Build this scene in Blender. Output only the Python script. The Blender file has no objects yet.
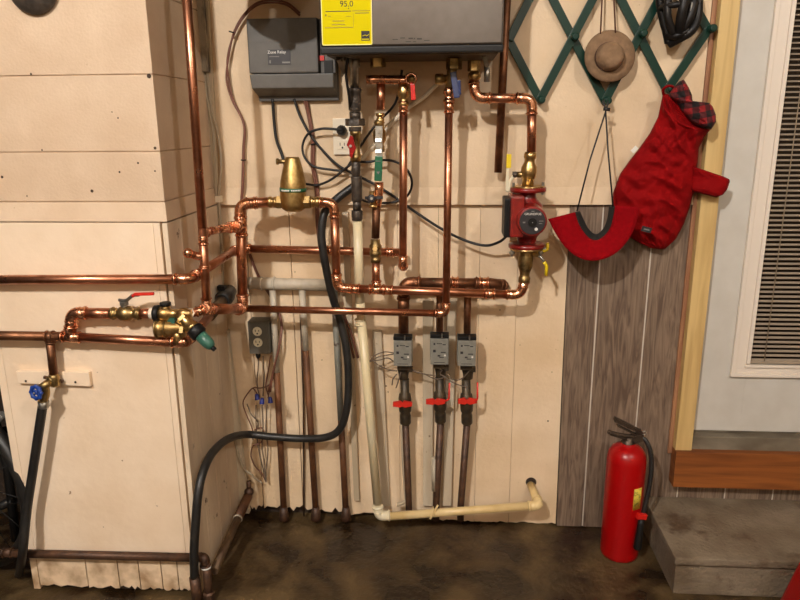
import bpy, bmesh, math, random
from mathutils import Vector, Matrix
from math import pi, sin, cos, radians
rnd = random.Random(7)
COL = bpy.context.scene.collection

# ------------------------------------------------------------------ camera
FPX = 685.0
_pi, _ya, _ro = radians(14.7), radians(-4), radians(-.5)
F = Vector((sin(_ya)*cos(_pi), cos(_ya)*cos(_pi), -sin(_pi)))
R0 = Vector((cos(_ya), -sin(_ya), 0)); U0 = R0.cross(F)
RR = cos(_ro)*R0 + sin(_ro)*U0; UU = cos(_ro)*U0 - sin(_ro)*R0
CAM = Vector((0, -2.17, 1.39))
def ray(x, y): return F + RR*((x-400)/FPX) - UU*((y-300)/FPX)
def P(x, y, d):                      # a point of the place, d metres in front of the back wall
    r = ray(x, y); return CAM + r*((-d-CAM.y)/r.y)
def PX(x, y, X):
    r = ray(x, y); return CAM + r*(X/r.x)
def FL(x, y, z=0):
    r = ray(x, y); return CAM + r*((z-CAM.z)/r.z)
def V(*a): return Vector(a)

# ------------------------------------------------------------------ materials
def lin(c): return tuple((v/255/12.92 if v/255 <= .04045 else ((v/255+.055)/1.055)**2.4) for v in c)+(1,)
def mat(name, c, rough=.6, metal=0, c2=None, scale=20, lo=.35, hi=.65, bump=0, bscale=60, stretch=(1,1,1), c3=None, s3=8, t3=.62, w3=.03,
        rough2=None, coat=0, detail=6, dist=0, spec=.5):
    m = bpy.data.materials.new(name); m.use_nodes = True
    nt = m.node_tree; N = nt.nodes; L = nt.links
    b = N['Principled BSDF']
    b.inputs['Roughness'].default_value = rough; b.inputs['Metallic'].default_value = metal
    b.inputs['Coat Weight'].default_value = coat; b.inputs['Specular IOR Level'].default_value = spec
    b.inputs['Base Color'].default_value = lin(c)
    tc = N.new('ShaderNodeTexCoord'); mp = N.new('ShaderNodeMapping'); mp.inputs['Scale'].default_value = stretch
    L.new(tc.outputs['Object'], mp.inputs['Vector'])
    if c2:
        n = N.new('ShaderNodeTexNoise'); n.inputs['Scale'].default_value = scale; n.inputs['Detail'].default_value = detail
        n.inputs['Distortion'].default_value = dist
        L.new(mp.outputs[0], n.inputs['Vector'])
        r = N.new('ShaderNodeValToRGB'); r.color_ramp.elements[0].position = lo; r.color_ramp.elements[1].position = hi
        r.color_ramp.elements[0].color = lin(c); r.color_ramp.elements[1].color = lin(c2)
        L.new(n.outputs['Fac'], r.inputs['Fac']); last = r.outputs['Color']
        if c3:
            n3 = N.new('ShaderNodeTexNoise'); n3.inputs['Scale'].default_value = s3; n3.inputs['Detail'].default_value = 8; n3.inputs['Roughness'].default_value = .65
            L.new(tc.outputs['Object'], n3.inputs['Vector'])
            r3 = N.new('ShaderNodeValToRGB'); r3.color_ramp.elements[0].position = t3; r3.color_ramp.elements[1].position = t3+w3
            L.new(n3.outputs['Fac'], r3.inputs['Fac'])
            mx = N.new('ShaderNodeMix'); mx.data_type = 'RGBA'
            L.new(r3.outputs['Color'], mx.inputs['Factor']); L.new(last, mx.inputs['A']); mx.inputs['B'].default_value = lin(c3)
            last = mx.outputs['Result']
        L.new(last, b.inputs['Base Color'])
        if rough2 is not None:
            mr = N.new('ShaderNodeMapRange'); mr.inputs['To Min'].default_value = rough; mr.inputs['To Max'].default_value = rough2
            mr.inputs['From Min'].default_value = lo; mr.inputs['From Max'].default_value = hi
            L.new(n.outputs['Fac'], mr.inputs['Value']); L.new(mr.outputs[0], b.inputs['Roughness'])
    if bump:
        nb = N.new('ShaderNodeTexNoise'); nb.inputs['Scale'].default_value = bscale; nb.inputs['Detail'].default_value = 5
        L.new(mp.outputs[0], nb.inputs['Vector'])
        bp = N.new('ShaderNodeBump'); bp.inputs['Strength'].default_value = bump; bp.inputs['Distance'].default_value = .01
        L.new(nb.outputs['Fac'], bp.inputs['Height']); L.new(bp.outputs[0], b.inputs['Normal'])
    return m

M = {}
M['wall'] = mat('painted_board', (222,197,163), .62, c2=(206,180,145), scale=5, bump=.12, bscale=90, c3=(165,135,98), s3=60, t3=.69, w3=.05)
M['wall_low'] = mat('stained_board', (232,208,175), .62, c2=(216,188,150), scale=4, bump=.2, bscale=60, c3=(140,104,68), s3=95, t3=.655, w3=.05)
M['block'] = mat('painted_block', (214,189,160), .7, c2=(204,177,147), scale=9, bump=.16, bscale=140, c3=(150,118,86), s3=46, t3=.715, w3=.03)
M['clad'] = mat('painted_cladding', (240,218,190), .6, c2=(230,205,174), scale=6, bump=.15, bscale=40, c3=(140,108,76), s3=34, t3=.70, w3=.03)
M['clad_foot'] = mat('dirty_cladding_foot', (226,200,166), .65, c2=(150,116,80), scale=16, lo=.42, hi=.72, bump=.3, bscale=40, c3=(70,48,30), s3=30, t3=.64, w3=.04)
M['clad_side'] = mat('weathered_cladding', (236,218,190), .65, c2=(200,176,146), scale=7, bump=.3, bscale=30, stretch=(1,1,.25), c3=(105,80,56), s3=16, t3=.66, w3=.05)
M['batten'] = mat('painted_batten', (205,190,165), .6, c2=(178,160,132), scale=9, stretch=(1,1,.3), bump=.2, bscale=50, c3=(110,88,64), s3=22, t3=.68)
M['dark'] = mat('rotten_dark_wood', (38,28,20), .8, c2=(62,46,32), scale=18, bump=.5)
M['panel'] = mat('grey_wood_panelling', (134,114,95), .5, c2=(92,74,60), scale=7, stretch=(7,7,.6), lo=.36, hi=.66, detail=9, dist=2.6, bump=.05, bscale=60)
M['groove'] = mat('pale_groove', (202,192,176), .6)
M['pine'] = mat('raw_pine', (208,178,118), .55, c2=(184,150,92), scale=6, stretch=(6,6,.4), dist=.6, lo=.4, hi=.7, c3=(140,100,60), s3=9, t3=.74)
M['redwood'] = mat('reddish_wood_strip', (168,122,86), .6, c2=(134,88,60), scale=8, stretch=(6,6,.5))
M['plank'] = mat('orange_stained_plank', (146,84,34), .55, c2=(104,54,18), scale=5, stretch=(.5,5,7), dist=1.0, lo=.35, hi=.7, c3=(95,52,26), s3=11, t3=.70)
M['door'] = mat('white_door_paint', (202,198,188), .42, c2=(194,189,178), scale=12, bump=.04, bscale=70)
M['doortrim'] = mat('white_door_moulding', (226,214,198), .35)
M['sill'] = mat('worn_grey_sill', (128,118,100), .6, c2=(96,86,70), scale=14, stretch=(.6,1,1))
M['slat'] = mat('tan_blind_slat', (158,142,122), .55)
M['blind_dark'] = mat('dark_glazing', (38,30,24), .15)
M['cordm'] = mat('pale_cord', (150,132,108), .8)
M['floor'] = mat('wet_brown_concrete', (36,24,12), .26, c2=(94,75,46), scale=5, lo=.40, hi=.66, bump=.6, bscale=38, c3=(38,20,9), s3=3.2, t3=.50, w3=.16, rough2=.62, detail=12, dist=.6)
M['step'] = mat('grey_concrete', (128,114,94), .75, c2=(102,86,66), scale=8, bump=.6, bscale=90, c3=(80,60,40), s3=6, t3=.54, w3=.1)
M['copper'] = mat('copper', (208,146,114), .27, 1, c2=(160,102,74), scale=28, lo=.35, hi=.72, rough2=.4)
M['copper_fit'] = mat('bright_copper', (234,174,138), .2, 1, c2=(166,106,76), scale=55, lo=.4, hi=.75, rough2=.34, bump=.1, bscale=120)
M['copper_dull'] = mat('tarnished_copper', (150,104,76), .42, 1, c2=(98,68,50), scale=22, rough2=.6, c3=(92,100,76), s3=30, t3=.7)
M['rust'] = mat('rusty_brown_pipe', (124,80,48), .6, .35, c2=(84,54,34), scale=14, bump=.2)
M['brass'] = mat('brass', (216,186,128), .26, 1, c2=(168,134,82), scale=35, rough2=.42)
M['brass_dull'] = mat('dull_brass', (188,160,108), .34, 1, c2=(116,96,60), scale=45, rough2=.5)
M['brass_sep'] = mat('cast_brass', (196,166,108), .42, 1, c2=(168,138,84), scale=60, bump=.1, bscale=200)
M['iron'] = mat('black_iron', (62,56,50), .45, .5, c2=(92,82,72), scale=40, bump=.3, bscale=80)
M['iron_old'] = mat('rust_dark_iron', (58,42,32), .5, .4, c2=(96,66,46), scale=26, bump=.3)
M['iron_mottled'] = mat('mottled_iron_pipe', (122,98,70), .55, .3, c2=(70,50,34), scale=30, stretch=(1,.3,1), bump=.3)
M['white_paint_pipe'] = mat('white_painted_pipe', (200,190,170), .5, c2=(165,152,130), scale=16, c3=(104,82,62), s3=42, t3=.64, w3=.04, bump=.15)
M['blue_paint_pipe'] = mat('dirty_painted_pipe', (142,140,128), .55, c2=(104,104,94), scale=10, c3=(80,60,44), s3=24, t3=.6)
M['pvc'] = mat('cream_plastic_pipe', (226,214,182), .32, c2=(216,198,154), scale=6)
M['pvc_y'] = mat('yellowed_plastic_pipe', (228,204,150), .34, c2=(212,182,124), scale=12, c3=(176,132,78), s3=40, t3=.68)
M['rubber'] = mat('black_rubber_hose', (24,23,22), .45, c2=(36,34,31), scale=30)
M['cable'] = mat('black_cable', (20,18,17), .5)
M['bwire'] = mat('brown_wire', (112,70,54), .5)
M['tanwire'] = mat('grey_brown_wire', (104,88,72), .6)
M['wwire'] = mat('off_white_cable', (176,162,138), .5)
M['red'] = mat('red_plastic', (204,30,22), .35)
M['redd'] = mat('dark_red_enamel', (150,18,16), .35)
M['redlever'] = mat('red_vinyl_lever', (202,40,26), .4)
M['bluep'] = mat('blue_enamel', (26,62,140), .35)
M['blued'] = mat('dark_blue_plastic', (16,36,84), .35)
M['yellow'] = mat('yellow_vinyl', (226,196,30), .4)
M['steel'] = mat('galvanised_steel', (186,184,176), .32, .9, c2=(150,148,140), scale=60)
M['green'] = mat('green_vinyl', (16,92,58), .4)
M['greenk'] = mat('green_knob', (58,104,88), .35, c2=(44,84,70), scale=40)
M['rack'] = mat('dark_green_plastic', (12,48,38), .3, spec=.35)
M['cover'] = mat('grey_plastic_cover', (88,84,77), .5, c2=(83,79,72), scale=40)
M['coverd'] = mat('dark_grey_plastic', (80,76,70), .5)
M['labeld'] = mat('dark_label', (44,42,44), .4)
M['white'] = mat('white_print', (222,218,208), .5)
M['ptext'] = mat('grey_print', (120,118,112), .5)
M['stain'] = mat('brushed_stainless', (92,87,82), .3, 1, c2=(86,81,76), scale=30, stretch=(1,1,1), lo=.3, hi=.7)
M['blk'] = mat('black_casing', (17,16,15), .5, spec=.3)
M['under'] = mat('galvanised_underside', (92,78,60), .45, .7, c2=(70,56,42), scale=14)
M['label'] = mat('yellow_label', (212,196,1), .7, spec=.1)
M['labele'] = mat('label_edge', (250,242,150), .5)
M['ink'] = mat('black_ink', (30,26,16), .6)
M['inky'] = mat('olive_ink', (150,134,18), .6)
M['pumpred'] = mat('cast_red_paint', (136,26,20), .33, c2=(112,20,16), scale=50, coat=.3)
M['gbox'] = mat('grey_electrical_box', (94,90,80), .5, .2)
M['cream'] = mat('cream_receptacle', (218,208,178), .4)
M['plate'] = mat('white_outlet_plate', (230,218,194), .4)
M['zone'] = mat('grey_zone_head', (146,144,134), .38, .3, c2=(134,132,122), scale=80)
M['zoned'] = mat('dark_cast_body', (50,44,36), .45, .4, c2=(80,66,46), scale=50)
M['bluenut'] = mat('blue_wire_nut', (36,52,138), .4)
M['felt'] = mat('brown_felt', (134,106,78), .9, c2=(118,92,66), scale=60, bump=.2, bscale=200)
M['feltd'] = mat('dark_brown_band', (74,46,30), .8)
M['leather'] = mat('brown_leather_cord', (84,46,26), .7)
M['helmet'] = mat('black_helmet', (14,12,11), .45, spec=.3, c2=(30,26,23), scale=30)
M['coat'] = mat('red_nylon', (140,2,5), .85, spec=.15, c2=(122,1,4), scale=7, bump=.35, bscale=26)
M['visor'] = mat('red_cloth_bill', (136,2,12), .95, spec=.12, c2=(124,2,9), scale=90, bump=.15, bscale=300)
M['lining'] = mat('black_lining', (24,22,20), .85)
M['extred'] = mat('red_extinguisher_enamel', (158,1,4), .32, spec=.4)
M['bronze'] = mat('dark_bronze_lever', (92,76,62), .45, .6, c2=(60,50,42), scale=50)
M['ylab'] = mat('small_yellow_label', (214,190,70), .5, c2=(150,140,50), scale=90, lo=.5, hi=.6)
M['ceil'] = mat('off_white_ceiling', (170,150,120), .8)
M['mottled'] = mat('mottled_stained_board', (150,136,114), .7, c2=(72,62,50), scale=24, stretch=(1,1,.4), lo=.42, hi=.58)
M['far'] = mat('plain_far_wall', (150,128,100), .8)
M['recess'] = mat('dark_recess', (52,42,34), .8, c2=(34,27,22), scale=6)
M['lampm'] = bpy.data.materials.new('lamp_glass'); M['lampm'].use_nodes = True
_b = M['lampm'].node_tree.nodes['Principled BSDF']; _b.inputs['Emission Color'].default_value = (1,.78,.5,1); _b.inputs['Emission Strength'].default_value = 6
def plaid():
    m = bpy.data.materials.new('red_black_plaid'); m.use_nodes = True; nt = m.node_tree; N = nt.nodes; L = nt.links
    b = N['Principled BSDF']; b.inputs['Roughness'].default_value = .85
    tc = N.new('ShaderNodeTexCoord'); sp = N.new('ShaderNodeSeparateXYZ')
    mp = N.new('ShaderNodeMapping'); mp.inputs['Rotation'].default_value = (0, .2, 0)
    L.new(tc.outputs['Object'], mp.inputs[0]); L.new(mp.outputs[0], sp.inputs[0])
    outs = []
    for a in ('X', 'Z'):
        k = N.new('ShaderNodeMath'); k.operation = 'MULTIPLY'; k.inputs[1].default_value = 1/.034; L.new(sp.outputs[a], k.inputs[0])
        f = N.new('ShaderNodeMath'); f.operation = 'FRACT'; L.new(k.outputs[0], f.inputs[0])
        g = N.new('ShaderNodeMath'); g.operation = 'GREATER_THAN'; g.inputs[1].default_value = .5; L.new(f.outputs[0], g.inputs[0]); outs.append(g)
    s = N.new('ShaderNodeMath'); s.operation = 'ADD'; L.new(outs[0].outputs[0], s.inputs[0]); L.new(outs[1].outputs[0], s.inputs[1])
    h = N.new('ShaderNodeMath'); h.operation = 'MULTIPLY'; h.inputs[1].default_value = .5; L.new(s.outputs[0], h.inputs[0])
    r = N.new('ShaderNodeValToRGB'); r.color_ramp.interpolation = 'CONSTANT'
    r.color_ramp.elements[0].color = lin((22,14,14)); r.color_ramp.elements[1].position = .8; r.color_ramp.elements[1].color = lin((140,20,24))
    e = r.color_ramp.elements.new(.3); e.color = lin((78,18,20))
    L.new(h.outputs[0], r.inputs[0]); L.new(r.outputs[0], b.inputs['Base Color'])
    return m
M['plaid'] = plaid()

# ------------------------------------------------------------------ mesh builder
def frame(axis):
    a = Vector(axis).normalized()
    t = Vector((0,0,1)) if abs(a.z) < .9 else Vector((0,1,0))
    u = a.cross(t).normalized(); w = a.cross(u).normalized()
    return a, u, w
class MB:
    def __init__(s): s.v = []; s.f = []; s.sm = []; s.bev = 0
    def add(s, vs, fs, smooth=False):
        o = len(s.v); s.v += [Vector(p) for p in vs]
        for f in fs: s.f.append([i+o for i in f]); s.sm.append(smooth)
        return s
    def hexa(s, c8): return s.add(c8, [(0,1,2,3),(7,6,5,4),(0,4,5,1),(1,5,6,2),(2,6,7,3),(3,7,4,0)])
    def box(s, x0,x1,y0,y1,z0,z1):
        return s.hexa([V(x0,y0,z0),V(x1,y0,z0),V(x1,y1,z0),V(x0,y1,z0),V(x0,y0,z1),V(x1,y0,z1),V(x1,y1,z1),V(x0,y1,z1)])
    def obox(s, c, a, b, d):         # centre and three half axes
        c, a, b, d = Vector(c), Vector(a), Vector(b), Vector(d)
        return s.hexa([c-a-b-d,c+a-b-d,c+a+b-d,c-a+b-d,c-a-b+d,c+a-b+d,c+a+b+d,c-a+b+d])
    def bar(s, p, q, w, t, n=(0,-1,0)):   # flat bar from p to q, width w, thickness t along n
        p, q = Vector(p), Vector(q); a = (q-p)/2; nn = Vector(n); nn = (nn - a.normalized()*nn.dot(a.normalized())).normalized()
        return s.obox((p+q)/2, a, a.normalized().cross(nn)*w/2, nn*t/2)
    def tube(s, pts, r, n=12, cap=True, closed=False):
        pts = [Vector(p) for p in pts]
        q = [pts[0]]
        for p in pts[1:]:
            if (p-q[-1]).length > 1e-5: q.append(p)
        pts = q; m = len(pts); rs = r if isinstance(r, (list, tuple)) else [r]*m
        u = None; vs = []
        for i in range(m):
            if closed: t = pts[(i+1)%m]-pts[i-1]
            else: t = pts[min(i+1,m-1)]-pts[max(i-1,0)]
            if t.length < 1e-9: t = pts[min(i+1,m-1)]-pts[max(i-1,0)] or Vector((0,0,1))
            t.normalize()
            if u is None: u = frame(t)[1]
            u = (u - t*u.dot(t)).normalized(); w = t.cross(u)
            for k in range(n):
                a = 2*pi*k/n; vs.append(pts[i] + (u*cos(a)+w*sin(a))*rs[min(i,len(rs)-1)])
        fs = []
        for i in range(m if closed else m-1):
            j = (i+1)%m
            for k in range(n): k2 = (k+1)%n; fs.append((i*n+k, i*n+k2, j*n+k2, j*n+k))
        s.add(vs, fs, True)
        if cap and not closed:
            o = len(s.v)-len(vs)
            s.f.append([o+k for k in range(n)][::-1]); s.sm.append(False)
            s.f.append([o+(m-1)*n+k for k in range(n)]); s.sm.append(False)
        return s
    def lathe(s, p, axis, prof, n=20, sq=None):     # prof: list of (distance along axis, radius)
        a, u, w = frame(axis); p = Vector(p); vs = []; fs = []
        for t, r in prof:
            for k in range(n):
                g = 2*pi*k/n; vs.append(p + a*t + (u*cos(g)+w*sin(g))*max(r,1e-5))
        m = len(prof)
        for i in range(m-1):
            for k in range(n): k2 = (k+1)%n; fs.append((i*n+k, i*n+k2, (i+1)*n+k2, (i+1)*n+k))
        s.add(vs, fs, n > 8)
        o = len(s.v)-len(vs)
        s.f.append([o+k for k in range(n)][::-1]); s.sm.append(False)
        s.f.append([o+(m-1)*n+k for k in range(n)]); s.sm.append(False)
        return s
    def cyl(s, p, q, r, n=16, r2=None):
        p, q = Vector(p), Vector(q); L = (q-p).length
        return s.lathe(p, q-p, [(0,r),(L,r if r2 is None else r2)], n)
    def ring(s, p, axis, R, r, n=20, k=8):
        a, u, w = frame(axis); return s.tube([Vector(p)+(u*cos(2*pi*i/n)+w*sin(2*pi*i/n))*R for i in range(n)], r, k, closed=True)
    def ball(s, c, r, sc=(1,1,1), n=14):
        vs = []; fs = []; m = n//2
        for i in range(m+1):
            th = pi*i/m
            for k in range(n):
                g = 2*pi*k/n; vs.append(Vector(c)+Vector((r*sc[0]*sin(th)*cos(g), r*sc[1]*sin(th)*sin(g), r*sc[2]*cos(th))))
        for i in range(m):
            for k in range(n): k2=(k+1)%n; fs.append((i*n+k,(i+1)*n+k,(i+1)*n+k2,i*n+k2))
        return s.add(vs, fs, True)
    def prism(s, poly, ext):         # planar outline pushed along ext
        ext = Vector(ext); n = len(poly); vs = [Vector(p) for p in poly]+[Vector(p)+ext for p in poly]
        return s.add(vs, [tuple(range(n))[::-1], tuple(range(n,2*n))]+[(i,(i+1)%n,n+(i+1)%n,n+i) for i in range(n)])
    def obj(s, name, material, origin=Vector((0,0,0)), parent=None, bev=0, segs=2):
        me = bpy.data.meshes.new(name); bm = bmesh.new()
        vs = [bm.verts.new(p-origin) for p in s.v]
        for f, sm in zip(s.f, s.sm):
            try: fc = bm.faces.new([vs[i] for i in f]); fc.smooth = sm
            except ValueError: pass
        bmesh.ops.remove_doubles(bm, verts=bm.verts[:], dist=1e-6)
        bmesh.ops.recalc_face_normals(bm, faces=bm.faces[:])
        bw = bev or s.bev
        if bw:
            ed = [e for e in bm.edges if len(e.link_faces) == 2 and e.calc_face_angle(0) > .9 and not (e.link_faces[0].smooth and e.link_faces[1].smooth)]
            bmesh.ops.bevel(bm, geom=ed, offset=bw, segments=segs, affect='EDGES', profile=.7, clamp_overlap=True)
        bm.to_mesh(me); bm.free()
        me.materials.append(material)
        o = bpy.data.objects.new(name, me); COL.objects.link(o)
        if parent: o.parent = parent
        return o
    def bounds(s):
        xs = [p.x for p in s.v]; ys = [p.y for p in s.v]; zs = [p.z for p in s.v]
        return Vector(((min(xs)+max(xs))/2, (min(ys)+max(ys))/2, min(zs)))

class Thing:
    """an Empty at the thing's base with one mesh per part (or a single tagged mesh)"""
    def __init__(s, name, label, cat, group=None): s.name=name; s.label=label; s.cat=cat; s.group=group; s.parts=[]
    def part(s, name, mb, m, parent=None, label=None, bev=0):
        s.parts.append([name, mb, m, parent, label, bev, None]); return len(s.parts)-1
    def text(s, name, body, size, origin, m, parent=None, rot=0, right=None, up=None, label=None, ext=.0004):
        cu = bpy.data.curves.new('t', 'FONT'); cu.body = body; cu.size = size; cu.extrude = ext; cu.align_x = 'CENTER'; cu.align_y = 'CENTER'; cu.resolution_u = 3
        o = bpy.data.objects.new('t', cu); COL.objects.link(o)
        bpy.context.view_layer.update()
        dg = bpy.context.evaluated_depsgraph_get(); me = bpy.data.meshes.new_from_object(o.evaluated_get(dg))
        rt = Vector(right or (1,0,0)); up = Vector(up or (0,0,1)); nn = rt.cross(up)
        mb = MB(); mb.add([Vector(origin)+rt*v.co.x+up*v.co.y+nn*v.co.z for v in me.vertices], [tuple(p.vertices) for p in me.polygons])
        bpy.data.objects.remove(o); bpy.data.curves.remove(cu); bpy.data.meshes.remove(me)
        return s.part(name, mb, m, parent, label)
    def done(s):
        al = MB()
        for p in s.parts: al.v += p[1].v
        base = al.bounds()
        if len(s.parts) == 1:
            n, mb, m, _, _, bev, _ = s.parts[0]
            root = mb.obj(s.name, M[m], base, None, bev); root.location = base
        else:
            root = bpy.data.objects.new(s.name, None); COL.objects.link(root); root.location = base; root.empty_display_size = .02
            for p in s.parts:
                par = root if p[3] is None else s.parts[p[3]][6]
                o = p[1].obj(p[0], M[p[2]], base, par, p[5]); p[6] = o
                if p[4]: o['label'] = p[4]
        root['label'] = s.label; root['category'] = s.cat
        if s.group: root['group'] = s.group
        return root
def struct(name, mb, m, bev=0, parent=None):
    o = mb.obj(name, M[m], Vector((0,0,0)), parent, bev)
    if parent is None: o['kind'] = 'structure'
    return o

def fillet(pts, rc, n=7):
    pts = [Vector(p) for p in pts]; out = [pts[0]]
    for i in range(1, len(pts)-1):
        a, b, c = pts[i-1], pts[i], pts[i+1]; d1 = (a-b); d2 = (c-b); r = min(rc, d1.length*.49, d2.length*.49)
        p = b+d1.normalized()*r; q = b+d2.normalized()*r
        for k in range(n+1): t = k/n; out.append(p*(1-t)**2 + b*2*t*(1-t)*1.0 + q*t*t)
    out.append(pts[-1]); return out
def smooth(pts, n=8):                # Catmull-Rom
    pts = [Vector(p) for p in pts]; e = [pts[0]*2-pts[1]]+pts+[pts[-1]*2-pts[-2]]; out = []
    for i in range(1, len(e)-2):
        for k in range(n):
            t = k/n; a,b,c,d = e[i-1],e[i],e[i+1],e[i+2]
            out.append(.5*((2*b)+(c-a)*t+(2*a-5*b+4*c-d)*t*t+(3*b-a-3*c+d)*t**3))
    out.append(pts[-1]); return out
def elbow_mb(a, b, c, r, rc):
    """a copper elbow at b between a and c with a bead at either mouth"""
    d1 = (a-b).normalized(); d2 = (c-b).normalized(); sl = r*1.5
    mb = MB(); path = fillet([b+d1*(rc+sl), b, b+d2*(rc+sl)], rc)
    k = rc; p = b+d1*k; q = b+d2*k
    path = [b+d1*(rc+sl), b+d1*rc]+[p*(1-t)**2+b*2*t*(1-t)+q*t*t for t in [i/8 for i in range(1,8)]]+[b+d2*rc, b+d2*(rc+sl)]
    mb.tube(path, r*1.13, 16)
    for d in (d1, d2): mb.ring(b+d*(rc+sl*.75), d, r*1.14, r*.2, 18, 6); mb.ring(b+d*(rc+sl*.05), d, r*1.12, r*.1, 18, 5)
    return mb
def coupling_mb(p, axis, r, ln):
    a = Vector(axis).normalized(); mb = MB(); p = Vector(p)
    mb.lathe(p-a*ln/2, a, [(0,r*1.14),(ln,r*1.14)], 18)
    for t in (-.42, .42): mb.ring(p+a*ln*t, a, r*1.15, r*.2, 18, 6)
    return mb
def tee_mb(p, axis, br, r, ln, bl, r2=None):
    r2 = r2 or r; mb = coupling_mb(p, axis, r, ln); b = Vector(br).normalized(); p = Vector(p)
    mb.cyl(p, p+b*bl, r2*1.14, 16); mb.ring(p+b*(bl-r2*.3), b, r2*1.15, r2*.2, 18, 6)
    return mb
def run(T, pts, r, m='copper', fm='copper_fit', rc=None, plain=(), pipe='pipe', elbow='elbow', cap=True):
    """a pipe run: one child per straight length, one per elbow"""
    pts = [Vector(p) for p in pts]; rc = rc if rc is not None else r*1.7
    for i in range(len(pts)-1):
        a, b = pts[i].copy(), pts[i+1].copy(); d = (b-a).normalized()
        if i > 0: a += d*rc*1.02
        if i < len(pts)-2: b -= d*rc*1.02
        if (b-a).length > 1e-3 and (b-a).dot(d) > 0: T.part(pipe, MB().tube([a, b], r, 16), m)
    for i in range(1, len(pts)-1): T.part(elbow, elbow_mb(pts[i-1], pts[i], pts[i+1], r, rc), fm)
def hexn(mb, p, axis, r, ln): return mb.lathe(Vector(p)-Vector(axis).normalized()*ln/2, axis, [(0,r*.94),(ln*.08,r),(ln*.92,r),(ln,r*.94)], 6)
def valve_mb(p, axis, r, ln):
    """ball valve body: bulging middle, hexagon ends"""
    a = Vector(axis).normalized(); p = Vector(p); mb = MB(); h = ln/2
    mb.lathe(p-a*h, a, [(0,r*1.25),(ln*.18,r*1.25),(ln*.2,r*1.05),(ln*.26,r*1.1),(ln*.34,r*1.6),(ln*.5,r*1.75),(ln*.66,r*1.6),(ln*.74,r*1.1),(ln*.8,r*1.05),(ln*.82,r*1.25),(ln,r*1.25)], 20)
    for t in (-.42,.42): mb.ring(p+a*ln*t, a, r*1.26, r*.18, 18, 6)
    return mb
def puffy(poly, dfun, thick, nx=26, ny=34, wr=0.0, seed=0, back=.25, seams=()):
    """cloth with thickness: rows scanned through a pixel outline; dfun(u,v)->distance from the wall"""
    from mathutils import noise
    ys = [p[1] for p in poly]; y0, y1 = min(ys), max(ys); mb = MB(); rows = []
    for j in range(ny+1):
        y = y0+(y1-y0)*(.004+.992*j/ny); xs = []
        for i in range(len(poly)):
            (xa, ya), (xb, yb) = poly[i], poly[(i+1)%len(poly)]
            if (ya-y)*(yb-y) <= 0 and ya != yb: xs.append(xa+(xb-xa)*(y-ya)/(yb-ya))
        rows.append((min(xs), max(xs), y))
    vs = []; n = nx+1
    for side in (1, -1):
        for j, (xa, xb, y) in enumerate(rows):
            for i in range(n):
                u = i/nx; v = j/ny
                h = max(0, (1-(2*u-1)**2))**.5 * max(0, 1-(2*v-1)**8)**.5
                w = wr*(.9-2.2*abs(noise.noise(Vector((u*2.0+seed, v*9-u*2.2, seed))))+.5*noise.noise(Vector((u*6, v*17-u*3, seed+5)))+.25*noise.noise(Vector((u*16, v*22, seed+9))))*min(1, h*1.3)
                for v0 in seams: w -= .0034*math.exp(-((v-.13*u-v0)/.014)**2)*min(1, h*1.5)
                d = dfun(u, v) + (thick*h+w if side > 0 else -thick*back*h)
                vs.append(P(xa+(xb-xa)*u, y, d))
    fs = []; o = n*len(rows)
    for j in range(ny):
        for i in range(nx):
            a = j*n+i; fs.append((a, a+1, a+n+1, a+n)); fs.append((o+a, o+a+n, o+a+n+1, o+a+1))
    for j in range(ny):
        for a, s in ((j*n, 0), (j*n+nx, 1)): fs.append((a, a+n, o+a+n, o+a) if not s else (a, o+a, o+a+n, a+n))
    for i in range(nx):
        for a in (i, ny*n+i): fs.append((a, a+1, o+a+1, o+a))
    return mb.add(vs, fs, True)

# ================================================================== SETTING
WX0, WX1, WY0, CZ = -2.5, 2.6, -5.0, 3.3
struct('floor', MB().box(WX0, WX1, WY0, .3, -.1, 0), 'floor')
struct('ceiling', MB().box(WX0, WX1, WY0, .3, CZ, CZ+.08), 'ceil')
struct('wall_rear', MB().box(WX0, WX1, WY0-.08, WY0, 0, CZ), 'far')
struct('wall_far_left', MB().box(WX0-.08, WX0, WY0, .3, 0, CZ), 'recess')
struct('wall_far_right', MB().box(WX1, WX1+.08, WY0, .3, 0, CZ), 'far')
struct('wall_back', MB().box(WX0, WX1, .035, .12, 0, CZ), 'dark')
# chimney breast: painted blocks above, board cladding below
XC = -.738
zj = P(80,222,.430).z
zf = P(80,202,.42).z
mb = MB()
zs = [zj, 1.322, P(70,152,.42).z, P(70,75,.42).z, P(70,75,.42).z+.2, P(70,75,.42).z+.4, CZ]
zs = [zf, P(80,152,.42).z, P(80,75,.42).z, P(80,75,.42).z+.2, P(80,75,.42).z+.4, P(80,75,.42).z+.6, P(80,75,.42).z+.8]
for i in range(len(zs)-1): mb.box(-1.7, XC, -.416, .033, zs[i]+.0012, min(zs[i+1]-.0012, CZ-.001))
mb.box(-1.7+.01, XC-.004, -.412, .03, zj, CZ-.002)
mb.hexa([V(-1.7,-.431,zj+.001),V(XC+.008,-.431,zj+.001),V(XC+.008,.033,zj+.001),V(-1.7,.033,zj+.001),V(-1.7,-.418,zf-.001),V(XC+.001,-.418,zf-.001),V(XC+.001,.033,zf-.001),V(-1.7,.033,zf-.001)])
wl = struct('wall_left', mb, 'block', bev=.0022)
mb = MB()
for x, y, rr in ((138,163,.0028),(119.5,172,.0028),(155,171,.0024),(2,177,.004),(42,150,.0024),(92,191,.0045),(31,74,.003),(112,112,.0018),(118,118,.0022),(27,196,.0022),(149,76,.006),(155,148,.004)):
    q = P(x, y, .4165); mb.lathe(q, V(0,-1,0), [(0,rr),(.0006,rr*.8)], 7)
struct('nail_holes', mb, 'dark', parent=wl)
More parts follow.
